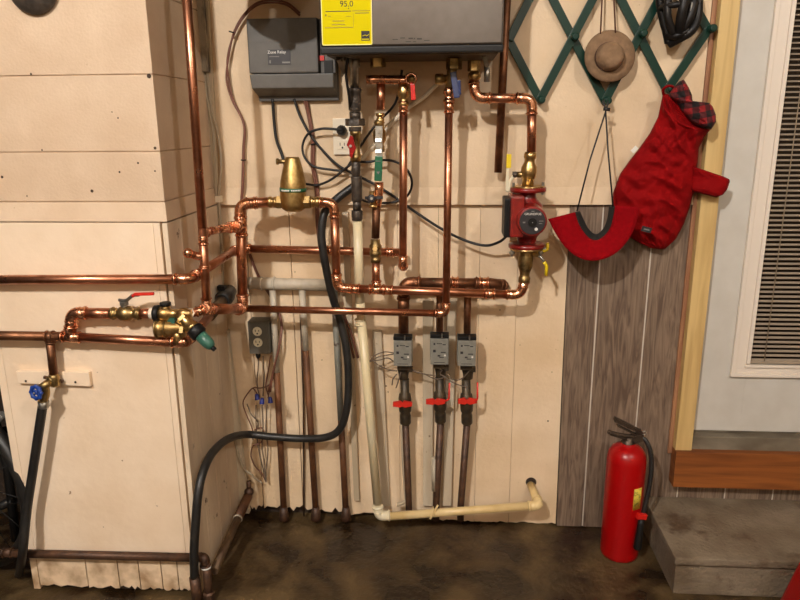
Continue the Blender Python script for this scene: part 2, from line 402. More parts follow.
# cladding on the front: boards with real gaps, chipped feet
mb = MB(); edges = [-1.262]
for px in (30, 100, 178): edges.append(P(px, 470, .43).x)
edges = [-1.262, P(22,470,.43).x, P(178,470,.43).x, XC-.012]
for i in range(3): mb.box(edges[i]+.0004, edges[i+1]-.0004, -.433, -.415, .135, zj-.002)
struct('wall_left_cladding', mb, 'clad', bev=.0008); mb = MB()
x = -1.262                           # feet of the boards split into narrower ragged pieces
cuts = [-1.262, edges[1], -1.085, -.985, -.92, -.85, -.80, XC-.012]
for i in range(len(cuts)-1):
    a, b = cuts[i]+.0015, cuts[i+1]-.0015
    if i == 0: mb.box(a, b, -.433, -.415, .002, .1348); continue
    n = 7; top = [V(a+(b-a)*k/n, -.433, .1348) for k in range(n+1)]; bot = [V(a+(b-a)*k/n, -.433, .012+rnd.random()*.014) for k in range(n+1)]
    mb.prism(top+bot[::-1], (0,.018,0))
struct('wall_left_cladding_foot', mb, 'clad_foot', bev=.001)
struct('wall_left_core', MB().box(-1.255, XC-.0065, -.414, .033, 0.0, .072), 'dark')
struct('wall_left_backing', MB().box(-1.255, XC-.0065, -.4145, .033, 0.0721, zj-.003), 'clad_side')
# cladding on the side of the chimney
mb = MB()
for a, b in ((-.433,-.345),(-.342,-.235),(-.232,-.128),(-.125,-.02)):
    mb.hexa([V(XC-.006,a,.012),V(XC+.008,a,.012),V(XC+.008,b,.012),V(XC-.006,b,.012),V(XC-.006,a,zj-.003),V(XC+.008,a,zj-.003),V(XC+.008,b,zj-.003),V(XC-.006,b,zj-.003)])
struct('wall_left_side_cladding', mb, 'clad_side', bev=.0015)
# back wall: upper sheet with a seam band, lower boards with ragged rotten feet
ZS = P(470, 204.5, .012).z
XR = P(712, 60, 0).x
struct('wall_back_upper', MB().box(XC, .748, -.010, .034, ZS, CZ).hexa([V(XC,-.020,ZS),V(.748,-.020,ZS),V(.748,-.0101,ZS),V(XC,-.0101,ZS),V(XC,-.0105,ZS+.053),V(.748,-.0105,ZS+.053),V(.748,-.0101,ZS+.053),V(XC,-.0101,ZS+.053)]), 'wall', bev=.002)
XP = .383
mb = MB()
bx = [XC+.0002, P(262,480,0).x, P(302,480,0).x, P(345,480,0).x, P(400,480,0).x, P(437,480,0).x, P(475,480,0).x, P(510,480,0).x, .3925]
for i in range(len(bx)-1):
    a, b = bx[i]+(.0012 if i in (1,2) else .0005), bx[i+1]-(.0012 if i in (0,1) else .0005); n = 12
    rag = .05 if i < 3 else (.03 if i < 5 else .012)
    top = [V(a+(b-a)*k/n, 0, ZS-.003) for k in range(n+1)]; bot = [V(a+(b-a)*k/n, 0, rag*.5+rnd.random()*rag*.55) for k in range(n+1)]
    if i == len(bx)-2: top = [V(a+(XP-.0015-a)*k/n, 0, ZS-.003) for k in range(n+1)]
    mb.prism(top+bot[::-1], (0,.02,0))
wbl = struct('wall_back_lower', mb, 'wall_low', bev=.0008)
mb = MB()
for x, y, rr in ((380,381,.005),(386,386,.003),(383,377,.0025),(388,392,.0025),(379,387,.002),(548,421,.003),(295,272,.002),(322,360,.002),(316,361,.0015),(386,377,.002),(500,310,.002),(520,345,.0015),(552,372,.0018)):
    q = P(x, y, .0003); mb.lathe(q, V(0,-1,0), [(0,rr),(.0005,rr*.8)], 6)
hq = P(531, 483, .0003); mb.lathe(hq+V(0,0,.003), V(0,-1,0), [(0,.0185),(.0008,.018)], 20)
struct('chips_and_pipe_hole', mb, 'dark', parent=wbl)
# grey wood-grain panelling right
mb = MB()
g = []
for pa in ((594.5,335,583,520),(640.7,335,634,480)): g.append(((P(pa[0],pa[1],.004).x+P(pa[2],pa[3],.004).x)/2))
gx = [None]+g+[g[1]+.158, g[1]+.316, g[1]+.474, g[1]+.632]
mb.hexa([V(.395,-.006,0.004),V(gx[1]-.0025,-.006,0.004),V(gx[1]-.0025,.03,0.004),V(.395,.03,0.004),V(XP,-.006,ZS-.003),V(gx[1]-.0025,-.006,ZS-.003),V(gx[1]-.0025,.03,ZS-.003),V(XP,.03,ZS-.003)])
for i in range(1, len(gx)-1):
    mb.box(gx[i]+.0025, gx[i+1]-.0025, -.006, .03, .004, ZS-.003 if gx[i+1] < .8 else .30)
struct('wall_right_panelling', mb, 'panel')
mb = MB()
for q in gx[1:-1]: mb.box(q-.0022, q+.0022, -.0045, .028, .006, ZS-.004 if q < .8 else .29)
struct('trim_6', mb, 'groove')
# left corner boards (two painted uprights where the chimney meets the wall)
mb = MB()
mb.bar(P(222,330,.02), P(244,512,.02), .045, .022)
mb.bar(P(205,0,.012), P(216,203,.012), .028, .03)
struct('trim_1', mb, 'batten', bev=.002)
mb = MB()
mb.bar(P(192,-60,.04), P(202,72,.04), .046, .02)
struct('trim_7', mb, 'mottled', bev=.003)
# battens behind the zone pipes
mb = MB()
for pts, w in (((P(377,330,.01), P(372+14,505,.01)), .03), ((P(428,300,.01), P(428,505,.01)), .034), ((P(452,300,.012), P(447,505,.012)), .03), ((P(345,212,.008),P(357,500,.008)),.02)):
    mb.bar(pts[0], pts[1], w, .014)
struct('trim_2', mb, 'batten', bev=.0015)
# pine door trim and red strip
struct('trim_3', MB().box(.763, .816, -.040, .02, .297, 2.3), 'pine', bev=.003)
struct('trim_4', MB().box(.749, .7625, -.014, .02, .297, 2.3), 'redwood', bev=.002)
# door with blind between glass
DX0, DX1 = .817, 1.72; gx0, gz0 = .982, .615
ZD = P(700,430,0).z
mox, moz = .925, .573
mb = MB(); mb.box(DX0, gx0-.005, .0, .034, ZD, 2.35); mb.box(gx0-.005, DX1, 0, .034, ZD, gz0-.005); mb.box(1.62, DX1, 0, .034, gz0, 2.35)
d = struct('door_1', mb, 'door', bev=.002)
mb = MB()
for (a, b, c, e) in ((mox, mox+.014, .012, 0), (mox+.014, gx0-.012, .006, 0), (gx0-.012, gx0, .011, 0)):
    mb.box(a, b, -c, 0, moz+(a-mox), 2.3)
for (a, b, c) in ((moz, moz+.012, .012), (moz+.012, gz0-.010, .006), (gz0-.010, gz0, .011)):
    mb.box(mox+(a-moz)*1.3, 1.64, -c-.0003, 0, a, b)
struct('door_glass_frame', mb, 'doortrim', bev=.003, parent=d)
struct('window_1', MB().box(gx0-.004, 1.62, .030, .0345, gz0-.004, 2.3), 'blind_dark')
T = Thing('mini_blind', 'tan horizontal mini blind closed behind the glass of the white door', 'blind')
mb = MB(); z = gz0+.01
while z < 1.95:
    mb.obox(V(1.30, .016, z), V(.316,0,0), V(0,.0045,.0022), V(0,-.0002,.0004)); z += .0152
T.part('slat_set', mb, 'slat')
for px in (768, 0):
    X = P(768,330,-.01).x if px else 1.45
    T.part('ladder_cord', MB().tube([V(X,.0075,gz0+.004), V(X,.0075,1.95)], .0016, 6), 'cordm')
T.part('bottom_rail', MB().box(.986, 1.615, .006, .026, gz0, gz0+.008), 'slat')
T.done()
struct('trim_5', MB().box(.818, 1.72, -.03, .03, .297, ZD-.010).box(.818,1.72,.005,.03,ZD-.009,ZD-.001), 'sill', bev=.002)
T = Thing('threshold_plank', 'orange-stained wooden plank fixed under the door sill above the concrete step', 'plank')
T.part('plank', MB().box(.762, 1.72, -.055, -.0065, P(700,487,.05).z, P(700,452,.05).z), 'plank', bev=.003); T.done()
# concrete step
T = Thing('concrete_step', 'rough grey concrete step block in front of the door', 'step')
mb = MB(); n = 14
def wob(): return (rnd.random()-.5)*.003
mb.box(.690, 1.72, -.344, -.008, 0.001, .108); T.part('riser_block', mb, 'step', bev=.004)
mb = MB(); mb.box(.682, 1.72, -.356, -.008, .108, .132); T.part('tread_nosing', mb, 'step', bev=.007); T.done()

# ================================================================== BOILER
BX0, BX1, BY, BZ = -.335, .140, -.28, P(410, 53, .28).z
T = Thing('wall_hung_boiler', 'stainless wall-hung boiler with a yellow energy label, hung over the copper pipes', 'boiler')
body = T.part('casing', MB().box(BX0+.004, BX1-.004, BY+.012, -.016, BZ+.004, BZ+.74), 'blk', bev=.012)
T.part('front_cover', MB().box(BX0, BX1, BY, BY+.014, BZ+.018, BZ+.74), 'stain', bev=.005)
T.part('bottom_trim', MB().box(BX0-.001, BX1+.001, BY-.002, BY+.03, BZ, BZ+.0175), 'blk', bev=.004)
T.part('bottom_panel', MB().box(BX0+.01, BX1-.01, BY+.032, -.018, BZ-.001, BZ+.003), 'under')
lx0, lx1 = P(321.5, 20, .28).x, P(372, 20, .28).x; lz0 = P(345, 45.2, .2815).z
lab = T.part('energy_label', MB().box(lx0, lx1, BY-.0012, BY-.0002, lz0, lz0+.19), 'label', label='yellow energy label reading 95.0')
yL = BY-.0014
T.part('label_border', MB().box(lx0, lx0+.002, yL-.0004, yL, lz0, lz0+.19).box(lx1-.002, lx1, yL-.0004, yL, lz0, lz0+.19).box(lx0,lx1,yL-.0004,yL,lz0,lz0+.002), 'labele', lab)
pc = P(346.5, 4, .2815)
T.text('label_figures', '95.0', .0205, V(pc.x, yL, pc.z), 'ink', lab)
def px2(x, y): q = P(x, y, .2815); return q.x, q.z
mb = MB()
xa, za = px2(325.5, 11.6); xb, _ = px2(351, 11.6); mb.box(xa, xb, yL-.0003, yL, za-.0009, za+.0009)
xc, zc = px2(348.5, 8.5); mb.box(xc-.0012, xc+.0012, yL-.0003, yL, zc-.0012, zc+.0012)
T.part('label_scale', mb, 'ink', lab)
mb = MB()
for (x0, y0, x1, y1, h) in ((325,14.5,326.5,16,.6),(328,16.3,331,16.3,.7),(346,16.2,351,16.2,.7),(332.5,21,344.5,21,1.1),(332,24.5,345,24.5,1.1),(325,27.5,353,27.5,.4),(353.2,13,353.2,27.5,.4),(352,10.7,370,10.7,.5),(355,13,369,13,1.1)):
    a, za = px2(x0, y0); b, zb = px2(x1, y1); hh = h*.0012
    if x0 == x1: mb.box(a-.0004, a+.0004, yL-.0003, yL, zb, za)
    else: mb.box(a, b, yL-.0003, yL, min(za,zb)-hh*.6, max(za,zb)+hh*.6)
T.part('label_fine_print', mb, 'inky', lab)
a, zt = px2(361.2, 31); b, zb = px2(369.8, 40.5)
lg = T.part('label_emblem', MB().box(a, b, yL-.0004, yL, zb, zt), 'ink', lab)
T.part('emblem_swoosh', MB().tube(smooth([V(a+.003,yL-.0006,zb+.011), V((a+b)/2,yL-.0006,zb+.0135), V((a+b)/2+.003,yL-.0006,zb+.0115), V(b-.002,yL-.0006,zb+.015)]), .0009, 6).box(a+.002,b-.002,yL-.0007,yL-.0003,zb+.002,zb+.0045), 'label', lab)
mb = MB()
for (x0, x1, y, h) in ((392.5,398,39.5,.9),(424,429.5,40.5,.9),(400,405,38,1.0),(408.5,413,38.4,1.6),(413.8,415,38.6,1.6),(417,421.8,38.8,1.7),(405.5,411,41.6,.8),(413,416,41.7,.8)):
    a, z = px2(x0, y); b, _ = px2(x1, y); mb.box(a, b, BY-.0006, BY-.0001, z-.0011*h, z+.0011*h)
T.part('printed_marks', mb, 'ink')
# fittings that show under the casing
mb = MB(); mb.bar(P(338,56,.2), P(344,70,.16), .012, .03); mb.bar(P(345,58,.2), P(343,74,.15), .006, .02); T.part('bracket', mb, 'steel')
mb = MB(); mb.bar(P(484,56,.16), P(487,66,.15), .012, .02); mb.cyl(P(487,66,.15), P(487,82,.15), .009, 12); T.part('drain_stub', mb, 'steel')
for q_, r_n in ((P(378,62,.14),.022),(P(454,64,.14),.022),(P(474,66,.12),.018)): T.part('outlet_nut', hexn(MB(), q_, V(0,0,1), r_n, .03), 'brass_dull')
T.part('wiring_conduit', MB().tube(smooth([P(348,58,.2), P(346,74,.19), P(349,96,.16), P(350,110,.12)]), .004, 8), 'cable')
T.done()

# unseen round body added above the frame to shade the grey control box
T = Thing('shadow_caster', 'unseen dark round body added left of the boiler to cast a shadow on the control box', 'shadow_body')
tc = V(-.492, -.30, 1.84)
T.part('shadow_body', MB().ball(tc, .12, (1.2,.85,1), 28), 'blk')
T.part('shadow_nub', MB().cyl(V(tc.x-.01,tc.y,1.74), V(tc.x-.01,tc.y,1.704), .022, 14), 'blk')
T.part('wall_bracket', MB().box(tc.x-.02, tc.x+.02, tc.y+.05, -.012, 1.84, 1.87), 'blk'); T.done()

# ================================================================== GREY CONTROL BOX
T = Thing('control_box', 'grey plastic relay control box with a dark nameplate, left of the boiler', 'control box')
def quadbox(mb, x0, y0, x1, y1, d0, d1):
    a = P(x0, y0, d1); b = P(x1, y1, d1); return mb.box(a.x, b.x, -d1, -d0, b.z, a.z)
a = P(246, 20, .085); b = P(318.5, 73, .085); c = P(318.5, 96, .085); r_ = P(337, 97, .05)
xs0, xs1, xr = a.x, b.x, r_.x
zt, zm, zb = P(280,18,.085).z, b.z, c.z
ztop = P(280, 42, .085).z
T.part('back_plate', MB().box(xs0+.01, xr+.002, -.03, -.0152, zb-.012, zt-.005), 'coverd', bev=.003)
cv = T.part('cover', MB().box(xs0, xs1, -.085, -.03, zm+.0012, zt), 'cover', bev=.004)
mb = MB(); zq = P(280, 88, .085).z
mb.hexa([V(xs0+.005,-.085,zq),V(xr-.004,-.085,zq),V(xr,-.0305,zb),V(xs0+.01,-.0305,zb),V(xs0,-.085,zm-.0012),V(xr-.003,-.085,zm-.0012),V(xr,-.0305,zm-.0012),V(xs0,-.0305,zm-.0012)])
T.part('lower_cover', mb, 'cover', bev=.003)
T.part('side_compartment', MB().box(xs1+.002, xr, -.062, -.0305, zm, zt), 'coverd', bev=.003)
a = P(324,60,.066); b = P(333,74,.066)
T.part('side_switch', MB().box(a.x, b.x, -.067, -.062, b.z, a.z), 'blk', bev=.002)
T.part('red_lamp', MB().box(P(318.6,60,.087).x, P(323,60,.087).x, -.068, -.06, P(320,60,.087).z, P(320,55,.087).z), 'red', label='small red indicator')
T.part('seam_line', MB().box(xs0+.001, xs1-.001, -.0856, -.0848, ztop-.0008, ztop+.0008), 'coverd')
a = P(267.5,49.8,.0855); b = P(291,64.5,.0855)
lb = T.part('nameplate', MB().box(a.x, b.x, -.0862, -.0851, b.z, a.z), 'labeld')
yq = -.0866; w = b.x-a.x; h = a.z-b.z
T.text('nameplate_title', 'Zone Relay', .0118, V(a.x+w*.40, yq, a.z-h*.17), 'white', lb)
T.part('nameplate_print', MB().box(a.x+w*.06,a.x+w*.5,yq,yq+.0004,a.z-h*.48,a.z-h*.44).box(a.x+w*.06,a.x+w*.12,yq,yq+.0004,b.z+h*.1,b.z+h*.3).box(a.x+w*.62,a.x+w*.97,yq,yq+.0004,b.z+h*.09,b.z+h*.2), 'ptext', lb)
T.part('vent_pattern', (lambda m: [m.box(P(253+i*3,80+(i%2)*3,.086).x, P(253+i*3,80,.086).x+.003, -.0855, -.0848, P(253,83+(i%2)*3,.086).z, P(253,82+(i%2)*3,.086).z) for i in range(8)] and m)(MB()), 'coverd')
T.done()

# ================================================================== PIPEWORK
R1, R34 = .0133, .0117
dr = -PX(202.5,228,-.638).y
D = .12
# --- heating supply: boiler, pump, low main, air separator, left drop
T = Thing('pump_supply_pipe', 'copper pipe curving from the boiler bottom over to the red circulator pump', 'pipe')
T.part('union', valve_mb(P(474.5,76,D), (0,0,1), .0105, .05), 'brass')
run(T, [P(473.5,78,D), P(475,98,D), P(532,98.5,D), P(531.5,152,D)], .0135, rc=.026)
T.done()
def iso_valve(top, name_label, side, lever_pts, dirn):
    pass
T = Thing('isolation_valve', 'brass isolation valve with a yellow lever directly above the red pump', 'valve')
c1 = P(530.5,152,D); c2 = P(527.5,187,D); ax = c2-c1; L = ax.length
T.part('valve_body', MB().lathe(c1, ax, [(0,.016),(L*.08,.018),(L*.16,.018),(L*.2,.015),(L*.3,.0155),(L*.42,.022),(L*.55,.0235),(L*.72,.022),(L*.76,.018),(L*.8,.0175),(L,.0175)], 24), 'brass')
st = P(528,174.5,D)
T.part('stem', MB().cyl(st, P(517,174.5,D+.004), .0085, 14), 'brass_dull')
T.part('nut', hexn(MB(), P(514.5,174.5,D+.005), (1,0,0), .010, .012), 'iron')
lv = T.part('lever', MB().tube(fillet([P(514,175,D+.006), P(510,181,D+.01), P(508.5,191,D+.012), P(506,190,D+.012)], .006), .0045, 8).bar(P(507,190,D+.014), P(507.8,166,D+.014), .008, .004), 'cream')
T.part('lever_sleeve', MB().bar(P(508.6,168,D+.015), P(509,154,D+.015), .014, .007), 'yellow', lv, 'yellow lever grip', .002)
T.done()
T = Thing('isolation_valve', 'brass isolation valve with a yellow lever directly beneath the red pump', 'valve')
c1 = P(526.5,249,D); c2 = P(524,283,D); ax = c2-c1; L = ax.length
T.part('valve_body', MB().lathe(c1, ax, [(0,.018),(L*.1,.0205),(L*.25,.0225),(L*.5,.022),(L*.62,.018),(L*.68,.0155),(L*.8,.015),(L*.84,.018),(L*.96,.018),(L,.015)], 24), 'brass_dull')
T.part('stem', MB().cyl(P(530,254,D), P(539,254,D+.004), .009, 6), 'brass')
lv = T.part('lever', MB().tube(fillet([P(538,255,D+.006), P(543,249,D+.01), P(547,249,D+.01), P(548,243,D+.01)], .006), .0045, 8).tube(fillet([P(538,255,D+.006), P(542,258,D+.01), P(546,266,D+.012)], .008), .004, 8), 'steel')
T.part('lever_sleeve', MB().tube(fillet([P(541,251.5,D+.011), P(547.5,250,D+.011), P(547.5,243,D+.011)], .008), .0052, 8), 'yellow', lv, 'yellow lever grip')
T.part('lever_sleeve', MB().tube(fillet([P(544,262,D+.013), P(546.8,266,D+.013), P(546,275.5,D+.013)], .008), .0052, 8), 'yellow', lv, 'yellow lever grip')
T.done()
# pump
T = Thing('circulator_pump', 'red cast circulator pump with a round black dial face', 'pump')
pc = P(527,215,D); top = P(528,189,D); bot = P(526.5,247,D); sc = (top-bot).length
a = (bot-top).normalized()
T.part('volute', MB().lathe(top, a, [(0,.024),(.02,.024),(.03,.028),(.045,.043),(sc*.5,.046),(sc-.05,.044),(sc-.03,.030),(sc-.015,.026),(sc,.03)], 28), 'pumpred')
fl = T.part('flange', MB().lathe(top-a*.006, a, [(0,.046),(.002,.053),(.012,.053),(.014,.048)], 28), 'pumpred')
T.part('gasket_ring', MB().lathe(top-a*.0095, a, [(0,.047),(.004,.049)], 28), 'brass', fl)
fl2 = T.part('flange', MB().lathe(bot-a*.014, a, [(0,.044),(.004,.054),(.014,.054),(.016,.05)], 28), 'pumpred')
T.part('gasket_ring', MB().lathe(bot+a*.002, a, [(0,.051),(.005,.049)], 28), 'brass', fl2)
for q, pr in ((P(513.5,187.5,D+.01), fl), (P(543,187,D+.01), fl), (P(512,249,D+.01), fl2), (P(541,248,D+.01), fl2)):
    T.part('bolt', hexn(MB().cyl(q+V(0,0,.014), q-V(0,0,.022), .0042, 8), q-V(0,0,.012), (0,0,1), .0085, .008), 'steel', pr)
fcp = P(532.5,221,.235)
hub = P(529,219,.15)
mot = T.part('motor_housing', MB().lathe(V(fcp.x,-.12,fcp.z-.002), V(0,-1,0), [(0,.044),(.06,.045),(.075,.0445),(.100,.0425),(.1120,.041),(.1135,.0385)], 32), 'pumpred')
fc = V(fcp.x,-.2337,fcp.z-.002)
fp = T.part('dial_face', MB().lathe(fc, V(0,-1,0), [(0,.0365),(.002,.0362),(.0026,.035)], 32), 'labeld', mot)
T.text('maker_mark', 'GRUNDFOS', .0088, fc+V(0,-.0034,.0215), 'white', fp)
T.part('dial_knob', MB().lathe(fc+V(0,-.0026,-.002), V(0,-1,0), [(0,.013),(.003,.0125)], 24), 'blk', fp)
T.part('dial_marks', MB().box(fc.x-.004,fc.x+.004,fc.y-.0032,fc.y-.0026,fc.z+.028,fc.z+.0305).box(fc.x+.018,fc.x+.03,fc.y-.0032,fc.y-.0026,fc.z+.001,fc.z+.003).box(fc.x+.018,fc.x+.027,fc.y-.0032,fc.y-.0026,fc.z-.006,fc.z-.004).box(fc.x-.027,fc.x-.02,fc.y-.0032,fc.y-.0026,fc.z-.004,fc.z).ball(fc+V(0,-.006,-.002),.0016), 'ptext', fp)
T.part('set_screw', MB().lathe(fc+V(.011,-.0026,-.021), V(0,-1,0), [(0,.0048),(.002,.0042)], 14), 'white', fp)
p1 = P(511,196,.2); p2 = P(523,237,.2)
T.part('terminal_housing', MB().box(p1.x, p2.x, -.21, -.10, p2.z, p1.z), 'pumpred', bev=.006)
p1 = P(504.5,198,.17); p2 = P(512,237,.17)
T.part('terminal_cover', MB().box(p1.x, p2.x+.004, -.185, -.09, p2.z, p1.z), 'blk', bev=.005)
T.done()
# low main from pump to the air separator
T = Thing('heating_main_pipe', 'shiny copper main running level under the pump then up to the air separator', 'pipe')
run(T, [P(524.5,280,D), P(521,295,D), P(337,288,D), P(334,202.5,D), P(322,202.5,D)], .0135, rc=.026)
for x in (355, 388, 490): T.part('coupling', coupling_mb(P(x, 288.6+(x-337)*.037-(.4), D), P(521,295,D)-P(337,288,D), .0135, .03), 'copper_fit')
T.part('tee', tee_mb(P(376.5,289.5,D), P(521,295,D)-P(337,288,D), (0,0,1), .0135, .05, .03, .0125), 'copper_fit')
T.done()
T = Thing('air_separator', 'cone-topped brass air separator with a thin green band', 'air separator')
b0 = P(293.5,211,D); t0 = P(292.5,157,D); ax = t0-b0; L = ax.length
T.part('body', MB().lathe(b0, ax, [(0,.024),(L*.04,.033),(L*.10,.0385),(L*.14,.0395),(L*.40,.0395),(L*.45,.0388),(L*.5,.0385),(L*.56,.0375),(L*.75,.031),(L*.97,.0215),(L,.019)], 32), 'brass_sep')
gb = T.part('green_band', MB().lathe(b0+ax*.37, ax, [(0,.0404),(.011,.0404)], 32), 'green', label='thin green band with pale print')
mb = MB()
for k in range(13):
    if k == 6: continue
    g = radians(-90-42+k*7); c = b0+ax*.37+V(0,0,.0055); mb.obox(c+V(cos(g)*.0406, sin(g)*.0406, 0), V(-sin(g)*.0019, cos(g)*.0019, 0), V(0,0,.0022), V(cos(g)*.0003, sin(g)*.0003, 0))
T.part('band_print', mb, 'white', gb)
T.part('outlet_spout', MB().tube([P(290,161.5,D+.004), P(277,161.5,D+.006)], .0065, 12).lathe(P(278.5,161.5,D+.006), (-1,0,0), [(0,.0095),(.006,.0095)], 14), 'brass_dull')
T.part('port', hexn(MB(), P(281,202,D), (1,0,0), .021, .026), 'brass')
T.part('port', hexn(MB(), P(306.5,202,D), (1,0,0), .021, .026), 'brass')
T.part('adapter', MB().lathe(P(311,202,D), (1,0,0), [(0,.0165),(.008,.0165),(.009,.014),(.014,.0135),(.016,.017),(.024,.017),(.026,.0145),(.038,.0145)], 20), 'brass')
T.part('adapter', MB().lathe(P(277,202,D), (-1,0,0), [(0,.0165),(.008,.0165),(.009,.014),(.014,.0135),(.016,.017),(.024,.017),(.026,.0145),(.038,.0145)], 20), 'brass')
T.done()
T = Thing('supply_drop_pipe', 'thick copper pipe dropping from the air separator to the low left bend', 'pipe')
q0, q1, q2, q3, q4 = P(268,202,D), P(240,204,D+.02), P(241.5,302,.15), P(222,310,.19), P(216,311,.22)
run(T, [q0, q1, P(243,309,.15), P(212,309,dr-.02)], .0152, rc=.026)
T.part('coupling', coupling_mb(P(252,203,D+.01), q0-q1, .0145, .035), 'copper_fit')
T.part('tee', tee_mb(P(241,226,D+.022), (0,0,1), P(226,228.5,.26)-P(241,226,D+.022), .0152, .065, .05, .0135), 'copper_fit')
T.done()
# left riser
T = Thing('copper_riser_pipe', 'bright copper pipe rising along the chimney corner past the ceiling', 'pipe')
r1 = PX(202.5,228,-.638); r0 = PX(187,0,-.638); r0 = r0+(r0-r1)*.35; r2 = PX(206.5,300,-.638); dr = -r1.y; r3 = P(213,309,dr-.03)
T.part('pipe', MB().tube([r0, r1], .0118, 16), 'copper')
T.part('pipe', MB().tube([r1, r2], .0115, 16), 'copper')
T.part('elbow', elbow_mb(r2, PX(202.8,233,-.638), P(222,229.5,.25), .0110, .016), 'copper_fit')
T.part('reducer', MB().tube([P(211,231,dr-.05), P(218,229.5,.29)], .0108, 14).lathe(P(218,229.5,.29), P(232,227,.17)-P(218,229.5,.29), [(0,.0115),(.03,.0118),(.06,.0135),(.095,.0165),(.1,.018),(.12,.018)], 18), 'copper_fit')
T.part('tee', tee_mb(P(207,309,dr+.005), P(214,309,dr-.06)-P(200,310,dr+.04), (0,0,1), .0125, .05, .032, .0115), 'copper_fit')
T.part('coupling', coupling_mb(PX(204.7,267,-.638), (0,0,1), .0115, .006), 'copper_fit')
T.part('stub', MB().tube(fillet([PX(204,257,-.638), P(195,255.5,dr+.01), P(188,253,dr+.03)], .008), .0105, 14).ball(P(188,253,dr+.03), .0135), 'copper_fit')
T.done()
# pipe along the chimney front at shoulder height, round the side to the hot drop
T = Thing('return_main_pipe', 'copper pipe crossing the chimney front, turning back and ending below the boiler', 'pipe')
run(T, [P(-70,280,.465), P(190,279,.465), P(238,248.5,.055), P(404,252.5,.055)], .0128, rc=.024)
T.part('coupling', coupling_mb(P(330,250.6,.055), (1,0,0), .0128, .02), 'copper_fit')
T.part('coupling', coupling_mb(P(390,252.3,.055), (1,0,0), .0128, .02), 'copper_fit')
T.done()
T = Thing('hot_drop_pipe', 'straight copper pipe dropping from the brass valve with the red handle', 'pipe')
run(T, [P(403.5,100,D), P(403,266,D), P(403.5,266,.055), ], .0118, rc=.016)
T.part('coupling', coupling_mb(P(403.5,107,D), (0,0,1), .0118, .03), 'copper_fit')
T.done()
T = Thing('service_valve', 'brass service valve with a small red handle under the boiler', 'valve')
T.part('valve_body', MB().lathe(P(403.5,84,D), V(0,0,-1), [(0,.012),(.01,.016),(.022,.019),(.034,.017),(.038,.012),(.05,.012),(.0505,.0155),(.06,.0155)], 20), 'brass')
T.part('manifold_arm', MB().tube(fillet([P(366,80,.14), P(376,79.5,.135), P(400,80,D), P(413,80,D)], .01), .0125, 14).ring(P(411,79,.14), (0,1,0), .014, .004, 18, 8), 'copper_fit')
T.part('handle', MB().bar(P(412.5,84,.15), P(413.5,100,.15), .013, .007).bar(P(411,82,.15), P(412.5,88,.15), .006,.006), 'red', label='small red handle', bev=.002)
T.part('drain_cap', MB().ball(P(412,79,.15), .011), 'brass_dull')
T.done()
T = Thing('service_valve', 'brass service valve with a dark blue handle under the boiler', 'valve')
T.part('valve_body', MB().lathe(P(449,86,.15), V(0,0,-1), [(0,.009),(.01,.014),(.02,.0165),(.026,.0125),(.036,.0125),(.0365,.0165),(.048,.0165)], 20), 'copper_fit')
T.part('valve_neck', MB().tube([P(453,60,.14), P(450,88,.15)], .014, 14), 'brass_dull')
T.part('handle', MB().bar(P(453,72,.17), P(457,98,.175), .017, .009).bar(P(459,80,.17), P(459.5,95,.17), .009,.010), 'blued', label='dark blue handle', bev=.003)
T.part('side_outlet', MB().lathe(P(447,79,.14), (-1,0,0), [(0,.012),(.01,.012),(.012,.015),(.03,.015),(.034,.012)], 18), 'brass_dull')
T.done()
T = Thing('cold_drop_pipe', 'copper pipe dropping from the blue-handled valve then running level to the left', 'pipe')
run(T, [P(449,103,.15), P(446,313.5,.15), P(244,308.5,.122)], .0112, rc=.018)
T.part('coupling', coupling_mb(P(449,107,.15), (0,0,1), .0118, .035), 'copper_fit')
T.done()
T = Thing('relief_pipe', 'tarnished copper relief pipe with an open end, hanging right of the boiler', 'pipe')
T.part('pipe', MB().tube([P(510,-60,.05), P(498,172.5,.05)], .0118, 16), 'copper_dull'); T.done()
# green-handled valve branch
T = Thing('feed_branch_pipe', 'reddish copper branch holding the green-handled valve, running down to the main', 'pipe')
T.part('pipe', MB().tube([P(381,84,D), P(380.5,110,D)], .0125, 14), 'copper')
T.part('pipe', MB().tube([P(376.5,205,D), P(375.5,238,D)], .0125, 14), 'copper_dull')
T.part('pipe', MB().tube([P(375.8,262,D), P(376,286,D)], .0125, 14), 'copper')
T.part('bend', MB().tube(fillet([P(379,182,D), P(379,192,D), P(377,206,D)], .01), .0135, 14), 'copper_fit')
cm = T.part('check_valve', MB().lathe(P(375.7,262,D), V(0,0,1), [(0,.0155),(.012,.0155),(.014,.013),(.022,.018),(.034,.018),(.038,.013),(.044,.019),(.052,.019),(.056,.0145),(.07,.0145)], 18), 'brass_dull')
for z in (.006,.03,.05): pass
T.part('side_cap', MB().cyl(P(375,249,D), P(375,249,D+.02), .008, 6), 'brass')
T.done()
T = Thing('green_handled_valve', 'brass ball valve with a long flat steel and green handle', 'valve')
T.part('valve_body', valve_mb(P(379.5,136,D), (0,0,1), .0115, .09), 'brass_dull')
T.part('top_fitting', MB().lathe(P(380,113,D+.002), V(0,0,-1), [(0,.013),(.008,.013),(.010,.009),(.014,.009),(.016,.012),(.026,.012),(.03,.009),(.045,.014)], 18), 'brass')
hd = T.part('handle', MB().bar(P(379,126,D+.034), P(379,158,D+.036), .020, .003).cyl(P(379,131,D+.03), P(379,131,D+.042), .0065, 6).bar(P(378.5,139,D+.037), P(378.5,142,D+.039), .017,.008).bar(P(378.5,150,D+.037), P(378.5,153,D+.039), .017,.008), 'steel')
T.part('handle_sleeve', MB().bar(P(379,156,D+.036), P(378,181,D+.038), .0225, .008), 'green', hd, 'green vinyl grip', .003)
